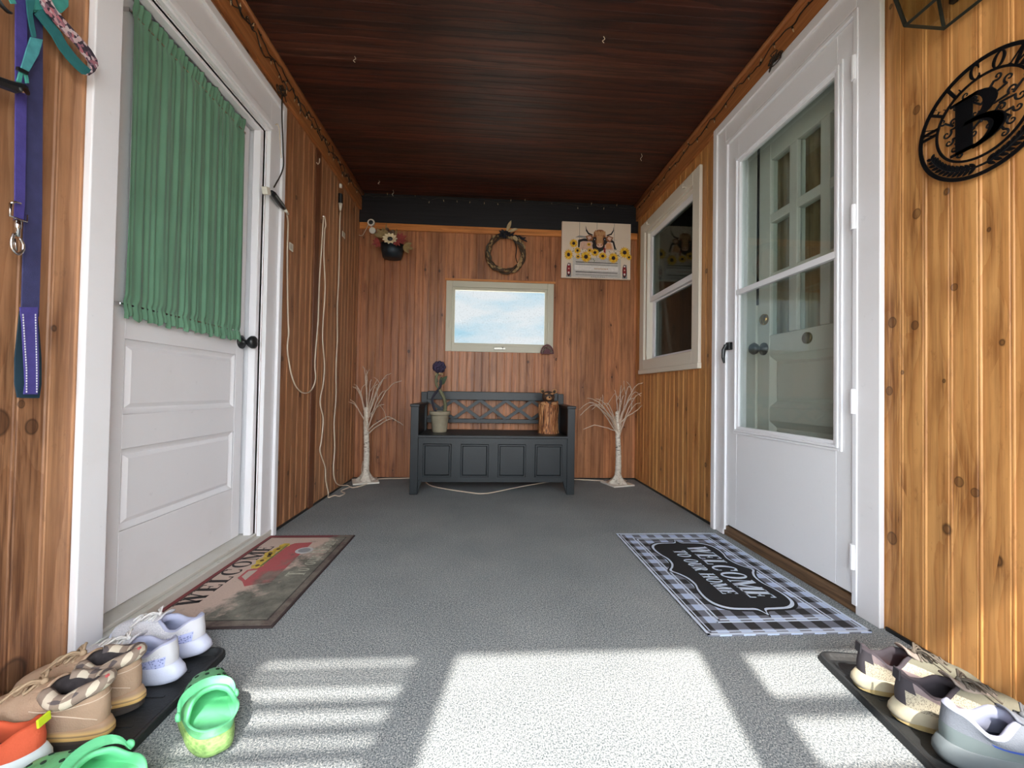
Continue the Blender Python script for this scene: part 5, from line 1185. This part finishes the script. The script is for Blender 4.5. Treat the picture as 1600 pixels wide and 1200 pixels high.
        for side in (-1, 1):
            o = MB(); o.tube(catmull([b0, b0+Vector((.010, side*.016, .010)), b0+Vector((.022, side*.030, .002)), b0+Vector((.028, side*.022, -.004)), b0+Vector((.014, side*.010, .004)), b0], 5), lw_, 6)
            e = b0+Vector((.050, side*.040, -.020)); o.tube(catmull([b0, b0+Vector((.02, side*.022, .004)), e], 5), lw_*.9, 6); o.build('lace_bow', parts['lace'], lace_o, smooth=True, local=True)
        MB().ball(b0, lw_*2.4, 8).build('lace_knot', parts['lace'], lace_o, smooth=True, local=True)
    if 'tab' in parts:
        p = rim(0); MB().obox(p+Vector((-.004, 0, .002)), (.0022, 0, 0), (0, sp.get('tabw', .007), 0), (.001, 0, sp.get('tabh', .014))).build('heel_tab', parts['tab'], root, local=True, bevel=.0015)
    return root, upP, rim, plan, phi, hsz, surf

# ---- white running shoes
WM = mesh_fabric('white_knit', lin(216, 216, 222), lin(176, 178, 188)); WL = mat('lavender_foam', lin(204, 209, 230), .5, var=.05, bump=.15, bs=260); WLN = mat('grey_lavender_lining', lin(176, 180, 206), .9, var=.1); WLC = mat('white_lace', lin(220, 218, 216), .8, var=.05, bump=.3, bs=700)
WP = dict(sole=WL, upper=[WM, mat('pale_grey_overlay', lin(206, 206, 212), .6, var=.05), mesh_fabric('perforated_heel', lin(182, 190, 232), lin(120, 128, 178), 190.)], lining=WLN, lace=WLC, tongue=WM,
    zone=lambda t, s, v: 2 if (.06 < t < .34 and v < .42) else (1 if (t < .10 or (t < .5 and v > .72)) else 0))
WS = dict(hs=.036, x0=.03, x1=.46, rw=.034, zh=.100, zm=.074, zf=.092, tz=.050, flare=.016, lip=.006, tongue_up=.016, lace_len=.26)
shoe('running_shoe', 'white running shoe with lilac sole at the end of the row, nearest the worn mat', (-.765, 1.195, .012), 172, .275, .047, WS, WP, 1)
shoe('running_shoe', 'white running shoe with lilac sole next to the tan boots on the left tray', (-.765, 1.096, .006), 173, .275, .047, WS, WP, -1)
# ---- tan boots with plaid lining
TANL = mat('tan_suede', lin(178, 150, 126), .9, var=.10, vs=18, bump=.3, bs=300); PLD = plaid()
def striped():
    N = NT('striped_sole'); z = N.sep(N.obj())[2]; N.set(N.b, 'Base Color', N.ramp(N.m_('MULTIPLY', z, 22.), [(.0, lin(66, 58, 54)), (.40, lin(84, 72, 64)), (.42, lin(220, 178, 110)), (.55, lin(226, 186, 120)), (.57, lin(140, 112, 88)), (.66, lin(222, 184, 124)), (.82, lin(170, 138, 110))]))
    N.set(N.b, 'Roughness', .6); return N.m
BP = dict(sole=striped(), tread=mat('boot_tread', lin(70, 62, 58), .7, var=.2), upper=TANL, lining=mat('dark_plaid_lining', lin(62, 56, 58), .95, var=.5, vs=40), collar=PLD, lace=mat('tan_lace', lin(176, 152, 124), .8, var=.1, bump=.3, bs=600), tongue=TANL, tab=mat('red_white_tab', lin(190, 90, 92), .8, var=.3, vs=90))
BS = dict(hs=.034, x0=.035, x1=.44, rw=.038, zh=.122, zm=.106, zf=.116, tz=.056, flare=.004, lip=.011, tongue_up=.012, collar_t=.86, lace_len=.22, nlace=3, lw=.0030, tabw=.004, tabh=.012)
stm = mat('pale_stitching', lin(216, 196, 176), .8, var=.05)
for (lx, ly, mi, lb) in ((-.785, 1.012, 1, 'tan suede ankle boot with plaid lining between the running shoes and its pair'), (-.775, .920, -1, 'tan suede ankle boot with plaid lining, the nearer of the pair')):
    r_, up_, rim_, plan_, phi_, hsz_, _s = shoe('ankle_boot', lb, (lx, ly, .006), 179, .285, .043, BS, BP, mi, 'boot')
    for (v0, v1, ua, ub) in ((.62, .70, .0, .30), (.62, .70, 1.0, .70), (.12, .55, .05, .22), (.12, .55, .95, .78)):
        P_ = [up_((ua+(ub-ua)*i/16) % 1., v0+(v1-v0)*i/16) for i in range(17)]
        P_ = [p+Vector((0, .0014 if p.y > 0 else -.0014, .0004)) for p in P_]; MB().tube(P_, .0009, 5).build('stitching', stm, r_, local=True)
# ---- orange and pale grey trainer at the picture's left edge
OP = dict(sole=mat('pale_grey_foam', lin(196, 206, 208), .6, var=.05), upper=[mat('orange_mesh', lin(204, 88, 56), .8, var=.1, bump=.3, bs=300), mat('lilac_grey_mesh', lin(188, 182, 194), .8, var=.1, bump=.3, bs=300)], lining=mat('orange_lining', lin(198, 84, 52), .9, var=.15), insole=mat('dark_insole', lin(70, 44, 40), .9), lace=WLC, tongue=mat('grey_tongue', lin(184, 178, 188), .8), tab=mat('yellow_tab', lin(204, 226, 40), .7, var=.05), zone=lambda t, s, v: 1 if t > .38 else 0)
shoe('trainer', 'orange and grey trainer with yellow heel tab, left of the nearest green clog', (-.838, .858, .006), 186, .27, .043, dict(hs=.034, x0=.03, x1=.45, rw=.032, zh=.092, zm=.070, zf=.088, tz=.05, flare=.006, lip=.005, tabw=.013, tabh=.008), OP, 1)
# ---- green clogs
def clogm(name, col, dirty=True):
    N = NT(name); v = N.obj(); nz = N.noise(v, 26, 6, .65, .6); z = N.sep(v)[2]
    c = N.mix(N.m_('MULTIPLY', N.n('MapRange', {'Value': nz, 'From Min': .50, 'From Max': .72}).outputs[0], .75 if dirty else .2), col, lin(66, 108, 70))
    N.set(N.b, 'Base Color', c); N.set(N.b, 'Roughness', .5); N.bump(N.noise(v, 220, 2), .1, .001); return N.m
CG = clogm('green_foam', lin(108, 190, 132)); CG2 = clogm('green_foam_clean', lin(110, 206, 148), False)
def clog_sole():
    N = NT('yellow_green_foam'); nz = N.noise(N.scale(N.obj(), (1, 1, 2.)), 90, 3); N.set(N.b, 'Base Color', N.ramp(nz, [(.35, lin(112, 150, 84)), (.6, lin(152, 190, 112))])); N.set(N.b, 'Roughness', .7); N.bump(N.n('TexVoronoi', {'Vector': N.obj(), 'Scale': 300.}).outputs[0], .3, .001); return N.m
HOLE = mat('dark_hole', lin(26, 54, 40), .9)
def clog(label, loc, ang, L, mirror):
    sp = dict(hs=.030, x0=.045, x1=.52, rw=.043, zh=.050, zm=.052, zf=.074, tz=.056, flare=.006, lip=.0035, pw=.33)
    r, up_, rim_, plan_, phi_, hsz_, sf = shoe('clog', label, loc, ang, L, .053, sp, dict(sole=clog_sole(), upper=CG, lining=CG2, insole=CG2), mirror)
    # vent holes over the toe
    def disc(u, v, rr):
        p = up_(u % 1., v); e = 1e-2; n_ = (up_((u+e) % 1., v)-up_((u-e) % 1., v)).cross(up_(u % 1., min(1, v+e))-up_(u % 1., v-e)).normalized()
        if n_.z < 0: n_ = -n_
        a = n_.cross(Vector((1, 0, 0))).normalized(); b_ = n_.cross(a)
        o = MB().add([p+n_*h+a*rr*k*math.cos(2*PI*i/14)+b_*rr*k*math.sin(2*PI*i/14) for (h, k) in ((.0012, 1.0), (-.002, .9)) for i in range(14)], [tuple(range(14)), tuple(range(14, 28))]+[(i, (i+1) % 14, 14+(i+1) % 14, 14+i) for i in range(14)])
        o.build('vent_hole', HOLE, r, local=True)
    for (u, v) in ((.5, .80), (.44, .72), (.56, .72), (.5, .60), (.40, .58), (.60, .58), (.455, .50), (.545, .50), (.5, .42), (.36, .42), (.64, .42), (.42, .36), (.58, .36)): disc(u, v, .0042)
    for (u, v) in ((.33, .22), (.67, .22), (.38, .16), (.62, .16)): disc(u, v, .0052)
    # heel strap folded forward over the opening's front edge
    px_, py_, oy_ = L*.38, .0495, .008*mirror; P_ = []
    for i in range(25):
        a = PI*i/24; P_.append(Vector((px_+.044*math.sin(a)**.75, oy_+py_*math.cos(a), .054+.025*math.sin(a)**.6)))
    o = MB(); prs = []
    for i, p in enumerate(P_):
        wv = Vector((.006, 0, .0055)); prs.append((p-wv, p+wv))
    k = len(o.v)
    for i, (a_, b_) in enumerate(prs):
        out = Vector((0, math.cos(PI*i/24), math.sin(PI*i/24)*.8)).normalized()*.0028; o.v += [a_-out, b_-out, b_+out, a_+out]
    for i in range(24):
        for j in range(4): o.face([k+4*i+j, k+4*i+(j+1) % 4, k+4*i+4+(j+1) % 4, k+4*i+4+j])
    o.face([k, k+1, k+2, k+3]); o.face([k+96+3, k+98, k+97, k+96]); hs_o = o.build('heel_strap', CG2, r, smooth=True, local=True, bevel=.001)
    for s in (-1, 1): MB().lathe([(0, -.003), (.008, -.003), (.009, .001), (.006, .004), (0, .005)] if s > 0 else [(0, .003), (.008, .003), (.009, -.001), (.006, -.004), (0, -.005)], Vector((px_, oy_+s*py_*1.04, .056)), 'y', 14).build('rivet', CG2, hs_o, smooth=True, local=True)
    for k in range(7):
        y = -.018+.006*k; MB().tube([(L*.10, y, .0335), (L*.22, y*1.05, .0318), (L*.34, y*.9, .0318)], .0009, 4).build('insole_rib', CG, r, local=True)
    return r
clog('bright green foam clog standing alone on the carpet beside the tray', (-.527, .878, 0), 130, .240, 1)
clog('bright green foam clog at the bottom edge, toe against the tan boots', (-.590, .775, .0), 172, .245, -1)
# ---- trays
def tray(name, label, c, rz, hx, hy, h=.016):
    t = thing(name, c, label, 'shoe tray', rz=rz)
    def rr(i, z, r_=.035):
        P_ = []
        for (sx, sy, a0) in ((1, 1, 0), (-1, 1, 90), (-1, -1, 180), (1, -1, 270)):
            for k in range(6):
                a = math.radians(a0+18*k); rad = max(.004, r_-i); P_.append((sx*(hx-r_)+rad*math.cos(a), sy*(hy-r_)+rad*math.sin(a), z))
        return P_
    R_ = [rr(0, 0), rr(.001, h*.8), rr(.004, h), rr(.010, h), rr(.016, h*.6), rr(.024, .004)]; o = MB(); n = 24
    for q in R_: o.v += [Vector(p) for p in q]
    for j in range(5):
        for i in range(n): o.face([j*n+i, j*n+(i+1) % n, (j+1)*n+(i+1) % n, (j+1)*n+i])
    o.face(list(range(n))[::-1]); o.face([5*n+i for i in range(n)]); o.build('tray_pan', RUBBER, t, smooth=False, local=True)
    o = MB()
    for k in range(7): o.box(-hx+.05, hx-.05, -hy+.09+k*(2*hy-.18)/6, -hy+.096+k*(2*hy-.18)/6, .003, .0055)
    o.build('raised_ribs', RUBBER, t, local=True); return t
tray('boot_tray', 'black rubber boot tray under the left row of shoes', (-.884, .865, .0005), 0, .178, .352)
tray('boot_tray', 'black rubber boot tray under the right row of shoes, by the wood wall', (1.052, .775, .0005), math.radians(-9), .150, .345)
# ---- right row
GM = dict(sole=mat('cream_midsole', lin(176, 168, 146), .6, var=.15, vs=30), tread=mat('ochre_tread', lin(150, 132, 90), .7, var=.3), upper=[mesh_fabric('cream_grey_mesh', lin(178, 170, 150), lin(120, 114, 102), 330.), mat('mauve_grey_overlay', lin(132, 118, 120), .8, var=.12, bump=.3, bs=400), mat('olive_mesh', lin(110, 108, 94), .85, var=.12, bump=.3, bs=400), mat('dark_heel', lin(58, 54, 60), .8, var=.1), mat('orange_stripe', lin(222, 140, 60), .7)],
    lining=mat('dark_lining', lin(62, 56, 62), .95, var=.25), insole=mat('black_insole', lin(34, 32, 36), .9), lace=mat('grey_brown_lace', lin(96, 88, 78), .8, var=.2), tongue=mat('taupe_tongue', lin(140, 128, 120), .85, var=.1), tab=mat('dark_tab', lin(44, 42, 48), .8),
    zone=lambda t, s, v: 3 if t < .03 or (t < .10 and v > .6) else (1 if v > .66 and t < .6 or (.5 < t < .62) else (4 if (.30 < t < .40 and .30 < v < .42) else (2 if t > .78 else 0))))
GS = dict(hs=.032, x0=.03, x1=.45, rw=.035, zh=.100, zm=.074, zf=.096, tz=.050, flare=.008, lip=.006, tongue_up=.016, lace_len=.25, tabw=.010, tabh=.012)
gm1 = dict(GM); gm1['insole'] = mat('orange_insole', lin(226, 116, 80), .9, var=.1)
shoe('sneaker', 'cream and grey sneaker with an orange insole, furthest in the right tray', (.962, 1.005, .006), -12, .275, .047, GS, gm1, 1)
shoe('sneaker', 'cream mesh sneaker with dark lining, middle of the right row of shoes', (.960, .905, .006), -12, .275, .047, GS, GM, -1)
BG = dict(sole=mat('grey_foam_sole', lin(92, 100, 104), .7, var=.1), upper=[mat('blue_grey_knit', lin(112, 118, 128), .85, var=.06, bump=.3, bs=400), mat('royal_blue_band', lin(44, 74, 158), .7, var=.05), mat('green_grey_heel', lin(100, 112, 114), .7, var=.06)], lining=mat('light_grey_lining', lin(150, 154, 176), .95, var=.06), insole=mat('navy_insole', lin(40, 44, 58), .9), lace=mat('grey_lace', lin(90, 92, 96), .8), tongue=mat('grey_blue_tongue', lin(110, 114, 124), .85),
    zone=lambda t, s, v: 1 if (.30 < t < .62 and .44 < v < .55) else (2 if v < .42 and t < .5 else 0))
shoe('sneaker', 'blue-grey slip-on style sneaker with a blue stripe, nearest in the right tray', (.945, .798, .006), -14, .29, .050, dict(hs=.036, x0=.03, x1=.47, rw=.038, zh=.112, zm=.080, zf=.105, tz=.052, flare=.006, lip=.008, tongue_up=.012), BG, 1)
shoe('slipper', 'dark slipper barely showing at the bottom edge, left of the right tray', (.840, .735, 0), -80, .27, .046, dict(hs=.022, x0=.05, x1=.48, rw=.034, zh=.052, zm=.048, zf=.07, tz=.045, lip=.005), dict(sole=BLACK, upper=mat('charcoal_felt', lin(40, 48, 50), .95, var=.15, bump=.3, bs=300), lining=mat('charcoal_lining', lin(34, 38, 40), .95)), 1)
